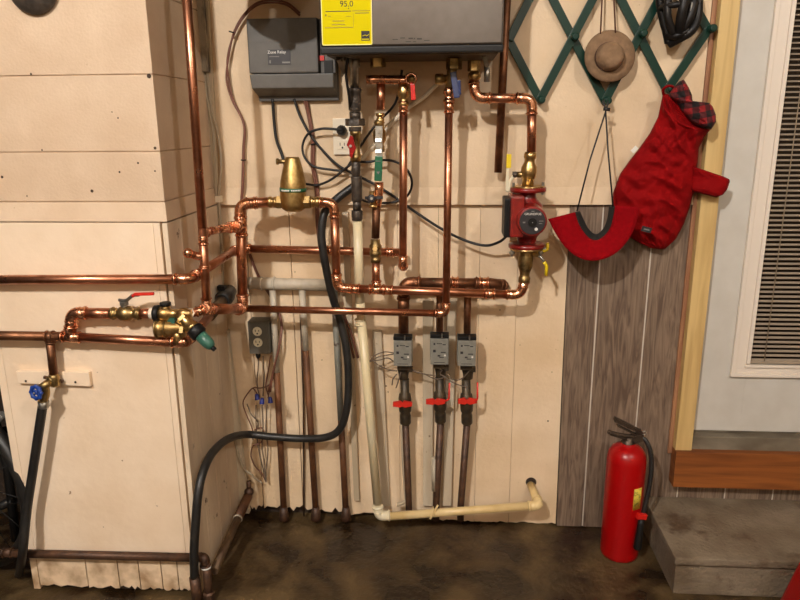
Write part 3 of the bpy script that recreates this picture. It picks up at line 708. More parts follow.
T.part('sleeve_arrow', MB().prism([P(376.5,171.5,D+.0425), P(380,171.5,D+.0425), P(378.2,174.5,D+.0425)], (0,-.0006,0)).box(P(375.5,161,D+.042).x, P(380.5,161,D+.042).x, -(D+.043), -(D+.042), P(378,161.5,D+.042).z, P(378,160.8,D+.042).z), 'ptext', hd)
T.done()
T = Thing('drain_valve', 'little brass drain valve with a small dark wheel below the green handle', 'valve')
T.part('valve_body', MB().cyl(P(372,191,D+.014), P(373,207,D+.014), .0085, 12).ball(P(372.5,198,D+.014), .011).lathe(P(373,204,D+.014), V(0,0,-1), [(0,.009),(.004,.013),(.01,.013),(.012,.008)], 16), 'brass')
T.part('wheel', MB().lathe(P(371.5,198.5,D+.03), V(0,-1,0), [(0,.0125),(.006,.0125),(.008,.008)], 12).bar(P(365,198,D+.032), P(383,197.5,D+.03), .009, .006), 'labeld', label='small dark wheel handle')
T.part('wheel_screw', MB().cyl(P(371.5,198.5,D+.037), P(371.5,198.5,D+.041), .0045, 10), 'steel')
T.done()
# black iron and cream plastic drop
T = Thing('black_iron_pipe', 'black iron pipe with a union hanging from the left of the boiler', 'pipe')
dI = .13
T.part('nipple', MB().lathe(P(354.5,56,0.1300), P(354.5,90,0.1207)-P(354.5,56,0.1300), [(0,.0155),(.03,.0155),(.032,.0125),(.11,.0125)], 16), 'steel', label='pale steel nipple')
T.part('coupling', MB().lathe(P(354.5,88,0.1213), V(0,0,-1), [(0,.0185),(.004,.020),(.012,.020),(.014,.0175),(.03,.018),(.06,.017),(.066,.015)], 18), 'iron')
T.part('union', MB().lathe(P(355,112,0.1147), V(0,0,-1), [(0,.0165),(.02,.0165)], 18).lathe(P(355,118.5,0.1130), V(0,0,-1), [(0,.027),(.002,.029),(.019,.029),(.021,.026)], 6).lathe(P(355,127,0.1106), V(0,0,-1), [(0,.0185),(.012,.0185)], 8), 'iron')
T.part('pipe', MB().tube([P(355.5,157,0.1025), P(356.5,182,0.0956)], .0135, 16), 'iron')
T.part('sleeve', MB().lathe(P(356.5,176,0.0973), P(357,200,0.0907)-P(356.5,176,0.0973), [(0,.0155),(.004,.0165),(.07,.0165),(.076,.0155)], 18), 'iron')
T.part('nipple', MB().tube([P(357,199,0.0910), P(357,212,0.0875)], .0128, 16), 'iron')
T.part('end_collar', MB().lathe(P(357,210.5,0.0879), V(0,0,-1), [(0,.0165),(.002,.0175),(.028,.0175),(.03,.016)], 18), 'iron')
T.done()
T = Thing('gas_cock', 'brass cock with a dark red lever on the black iron pipe', 'valve')
T.part('valve_body', MB().lathe(P(355.3,130,0.1098), P(355.6,158,0.1022)-P(355.3,130,0.1098), [(0,.0165),(.012,.0165),(.014,.014),(.07,.014),(.072,.0165),(.09,.0165)], 16), 'brass_dull')
hd = T.part('lever', MB().prism([P(350,135,0.1085+.03), P(353,137,0.1079+.03), P(354,143,0.1063+.03), P(356,148,0.1049+.03), P(353.5,153,0.1035+.03), P(352,158,0.1022+.03), P(349.5,156.5,0.1026+.03), P(349,149,0.1046+.03), P(346.5,145,0.1057+.03), P(348,141,0.1068+.03)], (0,.012,0)), 'redd', label='dark red lever', bev=.002)
T.part('pivot', MB().cyl(P(350.5,146,0.1055+.03), P(350.5,146,0.1055+.035), .004, 10).cyl(P(354,147,0.1052), P(351,146,0.1055+.02), .007, 10), 'steel', hd)
T.done()
T = Thing('cream_plastic_pipe', 'cream plastic drain pipe dropping to the floor and turning along the wall', 'pipe')
dP = .085
c0 = P(357.5,221,dP)
T.part('pipe', MB().tube([c0, P(360,305,dP)], .0145, 18), 'pvc')
T.part('pipe', MB().tube([P(360,303,dP), P(377.5,503,.105)], .0148, 18), 'pvc')
T.part('coupling', coupling_mb(P(360.5,322,dP), (0,0,1), .0142, .02), 'pvc')
cc = P(379,516,.105)
T.part('elbow', elbow_mb(P(377.5,503,.105), cc, P(530,507,.105), .0148, .018), 'pvc')
T.part('pipe', MB().tube([cc+V(.035,0,.0), P(530,506,.105)], .0140, 18), 'pvc_y')
T.part('elbow', elbow_mb(P(430,512,.105), P(539,505.5,.105), P(531,485,0), .0140, .016), 'pvc_y')
T.part('pipe', MB().tube([P(539,505.5,.105), P(530.5,484,-.004)], .0140, 18), 'pvc_y')
T.part('tie_strip', MB().bar(P(430,519,.12), P(438,505,.12), .006, .002).ring(P(434,511.5,.105), (1,.1,.2), .0155, .002, 18, 6), 'pvc_y')
T.done()

# --- zone manifold
dm = .065
T = Thing('zone_manifold_pipe', 'tarnished copper manifold pipe feeding the three zone valves', 'pipe')
run(T, [P(403.5,336,dm), P(403.5,282.5,dm), P(492,283.5,dm), P(505,286.5,dm-.04)], .0165, 'copper_dull', 'copper_dull', rc=.03)
T.part('branch_pipe', MB().tube([P(440,284,dm), P(439.5,336,dm)], .0115, 14), 'copper_dull')
T.part('branch_pipe', MB().tube([P(468,284,dm), P(467,336,dm)], .0115, 14), 'copper_dull')
T.part('coupling', coupling_mb(P(403.5,305,dm), (0,0,1), .0165, .05), 'copper_dull')
T.part('coupling', coupling_mb(P(455,283.2,dm), (1,0,0), .0165, .02), 'copper_fit')
T.part('coupling', coupling_mb(P(484,283.4,dm), (1,0,0), .0165, .03), 'copper_fit')
T.done()
for i, (x, y0, y1, lx0, lx1, where) in enumerate(((402.5,337,366,393,412,'leftmost of the three, nearest the cream pipe'),(439.5,335,364.5,426,445,'middle one of the three'),(467,337,366,458,477,'rightmost of the three, beside bare wall'))):
    T = Thing('zone_valve', 'grey-headed zone valve, '+where, 'zone valve', 'zone valves on the manifold')
    w = .0285; a = P(x, y0, .12); b = P(x, y1, .12); zt, zb2 = a.z, b.z
    hd = T.part('actuator_head', MB().box(a.x-w, a.x+w, -.122, -.085, zb2, zt-.012), 'zone', bev=.003)
    T.part('head_cap', MB().box(a.x-w-.001, a.x+w+.001, -.118, -.085, zt-.0118, zt), 'blk', bev=.002)
    T.part('base_plate', MB().box(a.x-w-.002, a.x+w+.001, -.0848, -.072, zb2+.002, zt-.004), 'zone')
    h = zt-zb2; mb = MB()
    for (u0, u1, v0, v1) in ((-.65,-.45,.16,.24),(-.3,.3,.17,.2),(.35,.7,.2,.24),(-.7,-.4,.42,.52),(.15,.7,.5,.54),(-.2,.1,.62,.68),(.0,.5,.70,.73),(-.6,.6,.9,.92)):
        mb.box(a.x+w*u0, a.x+w*u1, -.1226, -.1219, zt-.012-(h-.012)*v1, zt-.012-(h-.012)*v0)
    T.part('head_print', mb, 'labeld', hd)
    T.part('screw', MB().cyl(V(a.x+w*.62,-.122,zb2+h*.32), V(a.x+w*.62,-.1235,zb2+h*.32), .0032, 10), 'white', hd)
    T.part('manual_lever', MB().box(a.x+w*.2, a.x+w*.34, -.132, -.118, zt-.006, zt+.006), 'steel')
    q0 = P(x+1, y1-2, dm); q1 = P(x+1, y1+14, dm)
    T.part('valve_body', MB().lathe(q0, q1-q0, [(0,.018),(.02,.020),(.035,.0165),(.05,.0155)], 18).box(a.x-.019, a.x+.019, -.10, -.055, zb2-.022, zb2), 'zoned', bev=.002)
    T.part('terminal', MB().box(a.x+.014, a.x+.030, -.095, -.075, zb2-.030, zb2-.016), 'zoned')
    T.done()
    T = Thing('ball_valve', 'dark ball valve with red lever, '+('below the leftmost zone valve','below the middle zone valve','below the rightmost zone valve')[i], 'valve', 'red-levered valves below the zone valves')
    xb = x+(2,0,-1)[i]; q0 = P(xb, y1+13, dm); q1 = P(xb+1, y1+58, dm)
    L = (q1-q0).length
    T.part('valve_body', MB().lathe(q0, q1-q0, [(0,.0145),(L*.3,.0145),(L*.33,.019),(L*.42,.0215),(L*.55,.022),(L*.7,.0205),(L*.74,.016),(L*.8,.0185),(L*.97,.0185),(L,.015)], 18), 'zoned')
    ly = (404.5,402,401.5)[i]
    c = P((lx0+lx1)/2, ly, dm+.03)
    lv = T.part('lever', MB().prism([P(lx0,ly-2,dm+.032), P(lx0+7,ly-3,dm+.032), P(lx0+9,ly-1.3,dm+.032), P(lx1-8,ly-3,dm+.032), P(lx1,ly-1.8,dm+.032), P(lx1,ly+1.8,dm+.032), P(lx1-7,ly+3.2,dm+.032), P(lx0+9,ly+2,dm+.032), P(lx0+7,ly+3,dm+.032), P(lx0,ly+2.3,dm+.032)], (0,.009,0)), 'redlever', label='red lever')
    T.part('pivot', MB().cyl(P((lx0+lx1)/2+1,ly,dm), P((lx0+lx1)/2+1,ly,dm+.022), .007, 12), 'zoned')
    if i: T.part('lever_end', MB().tube(fillet([P(lx1-1,ly,dm+.03), P(lx1+(4 if i==1 else .5),ly-3,dm+.03), P(lx1+(4.5 if i==1 else .5),ly-19,dm+.03)], .004), .0032, 8), 'redlever', lv)
    T.done()
    T = Thing('zone_drop_pipe', ('dark pipe running from the leftmost red lever down to the floor','dark pipe with peeling grey paint, running down from the middle red lever','slim dark pipe running from the rightmost red lever down to the floor')[i], 'pipe', 'drop pipes under the zone valves')
    xe = (409,436,460.5)[i]
    T.part('pipe', MB().tube([q1, P(xe, 509, .05), P(xe, 520, .05)], .0118, 14), 'iron_old')
    if i == 1: T.part('paint_patch', MB().tube([P(435,458,.0515), P(435.2,490,.0515)], .0122, 14), 'white_paint_pipe', label='peeling pale paint')
    T.done()
T = Thing('curled_strip', 'thin pale strip curling off the wall beside the leftmost zone pipe', 'strip')
T.part('strip', MB().tube(smooth([P(402,424,.02), P(403,450,.024), P(405.5,490,.035), P(405,501,.05), P(397,505,.05)]), .0062, 6), 'batten'); T.done()

# --- white painted rail and old verticals
T = Thing('painted_rail_pipe', 'thick horizontal pipe in chipped white paint behind the black hose', 'pipe')
T.part('pipe', MB().tube([P(246,283,.03), P(343,285.5,.03)], .0195, 20), 'white_paint_pipe')
T.part('collar', coupling_mb(P(268,283.5,.03), (1,0,0), .0175, .05), 'white_paint_pipe'); T.done()
for k, (xa, xm, xe, ysw, nm) in enumerate(((272.5,277,284,372,'rust-brown upright pipe, pale at its top, nearest the grey outlet'),(302,306.5,316,350,'rust-brown upright pipe between the outlet pipe and the black hose'),(334,340,346,420,'upright pipe with a grey-blue upper half behind the black hose'))):
    T = Thing('conduit_pipe', nm, 'pipe', 'old upright pipes in the left corner')
    d_ = .032
    def xat(y): return xa+(xe-xa)*((y-290)/(515-290))
    T.part('upper_length', MB().tube([P(xat(290),290,d_), P(xat(ysw),ysw,d_)], .0108, 14), 'blue_paint_pipe' if k == 2 else 'white_paint_pipe', label='painted upper length')
    T.part('lower_length', MB().tube([P(xat(ysw),ysw,d_), P(xat(517),517,d_)], .0112, 14), 'rust')
    T.part('foot_clump', MB().lathe(P(xat(519),519,d_), V(0,0,1), [(0,.02),(.02,.017),(.05,.012)], 12), 'iron_old')
    T.done()
T = Thing('thin_conduit', 'thin dark line of tubing just left of the middle rusty pipe', 'pipe')
T.part('tube', MB().tube([P(300,300,.012), P(303.5,400,.012), P(304,516,.012)], .0032, 8), 'iron_old'); T.done()

# --- chimney-front water supply, valve, mixing valve
dc = .47
T = Thing('cold_main_pipe', 'dark copper pipe low across the chimney front, turning back to the wall', 'pipe')
run(T, [P(-70,332,dc), P(0,334,dc), P(65,337.5,dc)], .0125, 'copper_dull', 'copper_fit', rc=.001) if False else T.part('pipe', MB().tube([P(-70,334.5,dc), P(64,336.5,dc)], .0128, 16), 'copper_dull')
T.part('pipe', MB().tube([P(64,336.5,dc), P(179,342.5,dc)], .0128, 16), 'copper')
T.part('tee', tee_mb(P(71,337,dc), P(179,342,dc)-P(64,336.5,dc), (0,0,1), .0128, .055, .028), 'copper_fit')
T.part('tee', tee_mb(P(50,336.5,dc), (1,0,.0), (0,0,-1), .0128, .02, .02, .011), 'copper_dull')
T.part('elbow', elbow_mb(P(150,341,dc), P(186,342.5,dc), P(230,294,.06), .0128, .022), 'copper_fit')
T.part('pipe', MB().tube([P(186,342.5,dc), P(212,313.5,.22)], .0128, 16), 'copper')
T.part('pipe', MB().tube([P(209,316,.24), P(224,299,.11)], .018, 16), 'iron_mottled')
T.part('end_clamp', MB().lathe(P(222,301,.13), P(230,291,.04)-P(222,301,.13), [(0,.023),(.012,.028),(.05,.028),(.056,.022),(.09,.022)], 20), 'rubber', label='black rubber clamp at the wall end')
T.part('clamp_screw', MB().box(P(222,291,.10).x-.012, P(222,291,.10).x+.012, -.11, -.09, P(222,291,.10).z+.004, P(222,291,.10).z+.018), 'blk')
T.done()
T = Thing('supply_riser_pipe', 'copper loop rising off the dark main to the red-levered valve', 'pipe')
run(T, [P(71,331,dc), P(71.5,313,dc), P(113,313.5,dc)], .0145, rc=.022)
T.part('pipe', MB().tube([P(139,313.5,dc), P(152,313.5,dc)], .0138, 16), 'copper')
T.done()
T = Thing('shutoff_valve', 'brass shutoff valve with a long red lever on the chimney front', 'valve')
T.part('valve_body', valve_mb(P(126,313.5,dc), (1,0,0), .0125, .082), 'brass_dull')
T.part('stem', hexn(MB().cyl(P(124.5,313,dc), P(124,302,dc+.004), .008, 12), P(124,303,dc+.004), (0,0,1), .0125, .01), 'steel')
lv = T.part('lever', MB().tube(fillet([P(119,300,dc+.006), P(126,301,dc+.008), P(133,295,dc+.02), P(139,295,dc+.02)], .01), .0045, 8), 'steel')
T.part('lever_sleeve', MB().bar(P(132.5,296.5,dc+.02), P(134.8,294.6,dc+.02), .008,.008).bar(P(134,294.3,dc+.02), P(154,293.6,dc+.02), .008, .010), 'redlever', lv, 'red vinyl grip', .003)
T.done()
T = Thing('pressure_reducing_valve', 'brass pressure reducing valve assembly with a slanted green knob', 'valve')
T.part('union_nut', MB().lathe(P(150,313.5,dc), (1,0,0), [(0,.0145),(.006,.0165),(.012,.0165)], 18), 'plate', label='white nylon washer')
T.part('union_collar', MB().lathe(P(154.5,313.5,dc), (1,0,0), [(0,.021),(.003,.023),(.013,.023),(.015,.018)], 20), 'blk', label='black collar')
T.part('upper_body', MB().lathe(P(159,313.5,dc), (1,0,0), [(0,.017),(.01,.019),(.028,.019),(.034,.012),(.055,.012),(.06,.016),(.075,.016),(.08,.0125),(.09,.0125)], 20), 'brass')
T.part('vent_stub', MB().cyl(P(165.5,312,dc), P(165.5,304.5,dc), .011, 16).cyl(P(165.5,318,dc), P(165.5,326,dc), .0085, 12), 'brass')
T.part('vent_cap', MB().lathe(P(165.5,305.5,dc), (0,0,1), [(0,.0145),(.008,.0145),(.009,.013)], 18), 'blk')
T.part('lower_body', MB().lathe(P(155,328,dc+.005), (1,.05,0), [(0,.018),(.004,.025),(.022,.0255),(.025,.022),(.045,.022),(.05,.018),(.065,.018),(.07,.013),(.085,.013)], 24).cyl(P(178,330,dc), P(178,343,dc), .015, 16), 'brass')
k0, k1 = P(178,313,dc+.005), P(214,349,dc+.03); ax = k1-k0; L = ax.length
T.part('bonnet', MB().lathe(k0, ax, [(0,.010),(L*.12,.014),(L*.24,.0165),(L*.36,.0165),(L*.37,.0195),(L*.43,.0195)], 20), 'brass')
T.part('bonnet_ring', MB().lathe(k0+ax*.43, ax, [(0,.0205),(.004,.0225),(.022,.0225),(.026,.018)], 20), 'blk')
T.part('green_knob', MB().lathe(k0+ax*.58, ax, [(0,.016),(L*.2,.0165),(L*.3,.015),(L*.36,.011),(L*.38,.008)], 14), 'greenk', label='slanted green adjusting knob')
T.part('knob_tip', MB().lathe(k0+ax*.955, ax, [(0,.007),(.01,.006)], 12), 'blk')
T.part('body_ring', MB().ring(P(157.5,328.3,dc+.005), (1,.05,0), .0255, .003, 24, 8).ring(P(166,328.6,dc+.005), (1,.05,0), .0225, .003, 24, 8), 'brass_dull')
T.part('hex_plug', hexn(MB(), P(183,331,dc+.005), (1,0,0), .0175, .012), 'brass_dull')
T.part('hex_collar', hexn(MB(), k0+ax*.14, ax, .0185, .010), 'brass_dull')
T.part('gauge_glass', MB().box(P(169,317,dc).x, P(176,317,dc).x, -(dc+.012), -(dc-.01), P(170,323,dc).z, P(170,317,dc).z), 'greenk')
T.part('white_nut', hexn(MB(), P(191,313,dc-.01), P(200,312,.40)-P(190,313,dc), .0135, .018), 'plate', label='white nut')
T.done()
T = Thing('outlet_pipe', 'short bright copper pipe joining the reducing valve to the riser tee', 'pipe')
T.part('pipe', MB().tube([P(192,313,dc-.01), P(207,309.5,dr+.01)], .0115, 14), 'copper'); 
T.part('coupling', coupling_mb(P(200,311,dr+.03), P(207,309.5,dr+.01)-P(192,313,dc-.01), .0115, .02), 'copper_fit'); T.done()
# faucet
T = Thing('faucet_mount_board', 'cream painted mounting board behind the garden tap', 'board')
a, b = P(16.5,371,.445), P(91,385.5,.445)
T.part('board', MB().hexa([V(a.x,-.448,b.z+.004),V(b.x,-.448,b.z-.002),V(b.x,-.4335,b.z-.002),V(a.x,-.4335,b.z+.004),V(a.x,-.448,a.z),V(b.x,-.448,a.z),V(b.x,-.4335,a.z),V(a.x,-.4335,a.z)]), 'clad', bev=.002)
mb = MB()
for x, y in ((26,381),(75.5,382)): q = P(x,y,.449); mb.cyl(q, q+V(0,-.0015,0), .003, 8)
T.part('screw_hole', mb, 'blk'); T.done()
T = Thing('garden_tap', 'old bronze garden tap with a blue wheel handle', 'tap')
T.part('supply_pipe', MB().tube([P(50,340,dc), P(53.5,374,dc)], .0115, 14), 'copper_dull')
T.part('tap_body', MB().lathe(P(53.5,374,dc), V(0,0,-1), [(0,.012),(.008,.015),(.02,.013),(.03,.015),(.036,.010)], 14).tube([P(53,380,dc), P(41,388,dc+.03)], .0115, 14).ring(P(50,381,dc+.006), P(53,380,dc)-P(41,388,dc+.03), .012, .0035, 16, 6), 'brass_dull')
T.part('wall_plate', MB().bar(P(44,377,dc-.01), P(63,381.5,dc-.01), .007, .008), 'iron_old')
T.part('spout', MB().tube(smooth([P(45,386,dc+.02), P(46,394,dc+.02), P(43,402,dc+.018)]), .0105, 12).lathe(P(43,400,dc+.018), V(-.05,0,-1), [(0,.013),(.016,.013)], 12), 'brass_dull')
hc = P(36,392.5,dc+.055); ax = V(-.25,-1,.1).normalized()
mb = MB(); A, u, w = frame(ax)
mb.ring(hc, ax, .0155, .0052, 24, 8); mb.lathe(hc-A*.004, ax, [(0,.007),(.009,.006)], 12)
for k in range(8):
    g = 2*pi*k/8; mb.ball(hc+(u*cos(g)+w*sin(g))*.0175, .0055, n=8)
    if k % 2: mb.tube([hc, hc+(u*cos(g)+w*sin(g))*.015], .0028, 6)
    if k == 0: mb.cyl(hc, P(41,388,dc+.03), .006, 10)
T.part('wheel_handle', mb, 'bluep', label='blue wheel handle')
T.part('wheel_screw', MB().ball(hc+A*.007, .003, n=8), 'steel')
T.done()
T = Thing('garden_hose', 'black garden hose hanging from the blue-handled tap', 'hose')
T.part('hose', MB().tube(smooth([P(43,404,dc+.018), P(39,430,dc+.02), P(33,470,dc+.02), P(27,510,dc+.02), P(23,550,dc+.03), FL(20,580)+V(0,0,.02)]), .0125, 14), 'rubber')
T.part('hose_coupling', MB().lathe(P(43.3,401,dc+.018), V(-.06,0,-1), [(0,.0145),(.018,.0145),(.02,.0125)], 12), 'steel'); T.done()
# floor pipe
T = Thing('floor_level_iron_pipe', 'dark iron pipe running low across the chimney foot', 'pipe')
z0 = P(100,554,.455).z
T.part('pipe', MB().tube([P(-60,551.5,.455), P(192,557.5,.455)], .0125, 14), 'iron_old')
T.part('coupling', coupling_mb(P(8,552.5,.455), (1,0,0), .0125, .03), 'iron_old')
T.part('elbow', elbow_mb(P(180,557,.455), P(205,557.5,.455), P(206,590,.455), .0125, .012), 'iron_old')
T.part('riser_nipple', MB().cyl(P(206,563,.455), V(P(206,563,.455).x,-.455,.001), .0125, 14).lathe(V(P(206,563,.455).x,-.455,.0), V(0,0,1), [(0,.018),(.03,.018),(.034,.014)], 8), 'iron_old')
T.part('seal_ring', MB().ring(P(206,567,.455), (0,0,1), .0125, .003, 18, 8), 'white', label='white thread seal')
T.done()
T = Thing('corner_drain_pipe', 'mottled pipe slanting back along the chimney foot into the corner', 'pipe')
e0, e1 = P(214,571,.43), P(248,496,.035)
T.part('pipe', MB().tube([e0, e0.lerp(e1,.66)], .0135, 16), 'iron_mottled')
T.part('collar', MB().ring(e0.lerp(e1,.66), e1-e0, .013, .004, 18, 8), 'white_paint_pipe')
T.part('pipe', MB().tube([e0.lerp(e1,.66), e1], .0165, 16), 'rust')
T.part('top_stub', MB().cyl(P(249,491,.03), P(249,481,.03), .008, 10).ball(P(249,492,.032), .017), 'iron_old')
T.done()

# --- black hose
T = Thing('black_rubber_hose', 'thick black rubber hose looping behind the pipes and down beside the chimney', 'hose')
T.part('hose', MB().tube(smooth([P(354,186,.04), P(338,198,.055), P(325,212,.08), P(321.5,235,.09), P(325,262,.09), P(332,295,.07), P(340,320,.06), P(346.5,350,.07), P(348.5,385,.08), P(346,412,.09), P(339,430,.09), P(325,437.5,.08), P(300,438.5,.065), P(270,436.5,.065), P(247,434.5,.08), PX(229,438.5,-.69), PX(213,452,-.695), PX(203,472,-.70), PX(198,495,-.705), PX(195.5,525,-.712), P(194,553,.49), P(194.5,577,.475)]), .0128, 16), 'rubber')
q = P(194.5,577,.475)
T.part('hose_tail', MB().tube([q, V(q.x+.002,q.y,.002)], .0155, 14), 'iron_old', label='rusty tail at the floor'); T.done()

# --- outlets
T = Thing('grey_outlet_box', 'grey metal outlet box with cream sockets, low in the left corner', 'outlet')
a = P(247.5,321.5,.06); b = P(268,354,.06)
bx_ = T.part('box', MB().box(a.x, b.x+.008, -.058, -.004, b.z, a.z), 'gbox', bev=.003)
cvp = T.part('cover_plate', MB().box(a.x, b.x, -.0605, -.0582, b.z, a.z), 'gbox', bev=.001)
for y in (331.5, 342.5):
    c = P(257.2+(y-331)*.06, y, .061)
    rc_ = T.part('receptacle', MB().lathe(V(c.x,-.0606,c.z), (0,-1,0), [(0,.0155),(.002,.0150)], 24), 'cream', label='cream receptacle')
    T.part('socket_slots', MB().box(c.x-.007,c.x-.0048,-.0632,-.0626,c.z-.001,c.z+.007).box(c.x+.0045,c.x+.0065,-.0632,-.0626,c.z,c.z+.006).cyl(V(c.x,-.0626,c.z-.007),V(c.x,-.0632,c.z-.007),.0028,8), 'blk', rc_)
T.part('knockout_plug', MB().lathe(P(258,353,.04), (0,0,-1), [(0,.009),(.012,.008),(.02,.004)], 10), 'blk')
T.done()
T = Thing('white_wall_outlet', 'white wall outlet with a black plug, behind the black iron pipe', 'outlet')
a = P(332.5,118.5,.018); b = P(352,154.5,.018)
pl = T.part('wall_plate', MB().box(a.x, b.x, -.020, -.0105, b.z, a.z), 'plate', bev=.002)
for y in (128, 145):
    c = P(342.5,y,.02)
    f_ = T.part('receptacle', MB().box(c.x-.016,c.x+.016,-.022,-.0202,c.z-.014,c.z+.014), 'plate', bev=.001)
    T.part('socket_slots', MB().box(c.x-.008,c.x-.006,-.0226,-.022,c.z-.002,c.z+.007).box(c.x+.005,c.x+.007,-.0226,-.022,c.z-.002,c.z+.007).cyl(V(c.x,-.022,c.z-.008),V(c.x,-.0226,c.z-.008),.003,8), 'blk', f_)
T.done()
T = Thing('condensate_tube', 'limp pale plastic tube slanting down behind the pipes under the boiler', 'tube')
T.part('tube', MB().tube(smooth([P(437,84,.05), P(424,97,.05), P(408,108,.045), P(394,121,.03), P(378,140,.018), P(362,160,.016), P(350,176,.016)]), .0062, 10), 'plate'); T.done()
T = Thing('boiler_power_cord', 'black power cord plugged into the white outlet, looping round to the left', 'cord')
T.part('plug', MB().lathe(P(342,130,.023), V(0,-1,-.1), [(0,.014),(.012,.016),(.022,.012),(.03,.006)], 14), 'cable')
T.part('cord', MB().tube(smooth([P(342,130.5,.05), P(333,129,.055), P(320,129,.05), P(308,134,.045), P(302.5,146,.04), P(305,158,.042), P(314,166.5,.042), P(330,169.5,.042), P(344,170,.040), P(352,160,.04), P(366,138,.05), P(378,122,.05), P(392,108,.06), P(398,95,.08), P(402,70,.1)]), .0038, 8), 'cable'); T.done()
T = Thing('pump_power_cord', 'long black cord from the control box sweeping across to the red pump', 'cord')
T.part('cord', MB().tube(smooth([P(294,99,.03), P(301,118,.03), P(314,140,.031), P(335,163,.031), P(352,173,.031), P(374,184,.031), P(396,198,.031), P(414,211,.045), P(440,228,.05), P(464,240,.055), P(485,245.5,.07), P(499,242,.09), P(508,235,.12)]), .0042, 8), 'cable'); T.done()
T = Thing('coiled_black_cord', 'black cord coil looped behind the green-handled valve', 'cord')
T.part('cord', MB().tube(smooth([P(306,184,.03), P(318,185,.035), P(332,179,.045), P(346,168,.052), P(356,162,.055), P(368,162,.055), P(382,160,.055), P(396,162,.055), P(408,171,.055), P(412,184,.05), P(407,196,.045), P(394,202,.045), P(380,203,.045), P(368,202,.045), P(358,198,.045)]), .0038, 8), 'cable'); T.done()
T = Thing('control_cable', 'black cable dropping from the control box behind the air separator', 'cable')
T.part('cable', MB().tube(smooth([P(272.5,99,.03), P(274,120,.025), P(276.5,140,.025), P(282,155,.025), P(286,172,.03), P(286,196,.03)]), .0048, 8), 'cable'); T.done()
T = Thing('brown_wire_bundle', 'brown wire bundle arching from the control box down past the copper bend', 'wire')
for k in range(2):
    o = k*2.4
    T.part('wire', MB().tube(smooth([P(300,13+o,.03), P(285,2+o,.03), P(262,1+o,.03), P(246,12+o,.03), P(234,32+o,.03), P(228.5-k,58,.03), P(226.5+o,80,.025), P(232+o*.6,100,.025), P(243.5+o*.3,124,.025), P(243+o*.4,150,.025), P(242+o*.5,185,.03), P(241+o*.5,206,.03), P(244+o*.5,238,.016), P(252+o*.5,262,.006), P(260+o*.5,280,.005), P(272+o*.5,300,.006), P(281+o*.3,322,.02), P(279+o*.3,345,.045), P(274,368,.05), P(268+o,392,.05)]), .003, 8), 'bwire')
T.part('cable_tie', MB().ring(P(231.5,32,.04), (.3,0,1), .007, .002, 14, 6), 'blk')
T.part('cable_tie', MB().ring(P(243.5,160,.027), (0,0,1), .007, .002, 14, 6), 'blk')
T.done()
T = Thing('box_branch_wires', 'reddish-brown wires hanging from the control box past the white outlet', 'wire')
for k in range(2):
    T.part('wire', MB().tube(smooth([P(304+k*2.5,99,.025), P(308+k*1.5,115,.02), P(312+k*1.5,140,.02), P(312+k*2,165,.02), P(316+k*2,190,.02), P(317+k,225,.018), P(322,262,.006), P(330,290,.006), P(345+k*3,325,.02), P(354+k*4,358,.02)]), .0042, 8), 'bwire')
T.part('cable_tie', MB().ring(P(313,144,.02), (0,0,1), .009, .002, 14, 6), 'blk')
T.done()
T = Thing('white_corner_cable', 'off-white cables clipped into the corner beside the chimney', 'cable')
T.part('cable', MB().tube(smooth([P(203,44,.03), P(206,90,.03), P(212,125,.03), P(214,150,.03), P(216,190,.03), P(218,210,.03), P(221,250,.03), P(221,300,.03)]), .004, 8), 'wwire')
T.part('cable', MB().tube(smooth([P(202,20,.035), P(210,100,.03), P(217,130,.03), P(221,160,.03), P(219,195,.035), P(220,215,.04), P(222.5,255,.04), P(223,312,.03), P(221,345,.03), P(226,395,.03), P(240,460,.04), P(252,475,.03), P(262,483,.03)]), .004, 8), 'wwire')
q = P(218.5,199,.035)
T.part('cable_clip', MB().box(q.x-.009,q.x+.009,q.y-.008,q.y+.014,q.z-.01,q.z+.01), 'plate', bev=.002); T.done()
# wires below the grey outlet
T = Thing('splice_wires', 'tangle of brown low-voltage wires hanging below the grey outlet', 'wire')
def wire(pts, m='tanwire', r=.0022, d=.03): T.part('wire', MB().tube(smooth([P(x,y,d+.006*math.sin(i*2.1)) for i,(x,y) in enumerate(pts)]), r, 6), m)
wire([(279,360),(276,372),(270,384),(261,388),(253,388),(246,396),(243,404),(247,416),(252,428),(253,440)], 'bwire')
wire([(253,388),(256,392),(259,398)], 'bwire'); wire([(273,378),(270,388),(268,398)], 'bwire', .002)
wire([(259,356),(258,370),(257,384),(260,398)]); wire([(263,356),(264,375),(263,396)]); wire([(271,355),(268,372),(266,386),(269,398)], 'bwire')
wire([(256,405),(256,420),(257,436),(258,446),(261,460),(265,478)]); wire([(262,405),(263,425),(262,445),(264,462),(265,480)]); wire([(267,405),(266,430),(268,450),(266,470),(266,482)])
wire([(254,430),(262,428),(264,436),(260,443),(253,446),(251,456),(255,466),(262,474),(266,482)], 'bwire'); wire([(247,404),(251,414),(258,423),(254,436)])
T.done()
for i, (x, y, w_) in enumerate(((256.5,397,'left'),(262.5,401,'middle'),(270,400,'right'))):
    T = Thing('wire_nut', 'blue wire connector on the brown wires, %s one of three' % w_, 'wire connector', 'blue connectors below the grey outlet')
    T.part('nut', MB().lathe(P(x,y-3.2,.036), V((.2,-.1,.1)[i],-.3,-1), [(0,.0045),(.004,.0065),(.018,.0085),(.021,.0085)], 10), 'bluenut'); T.done()
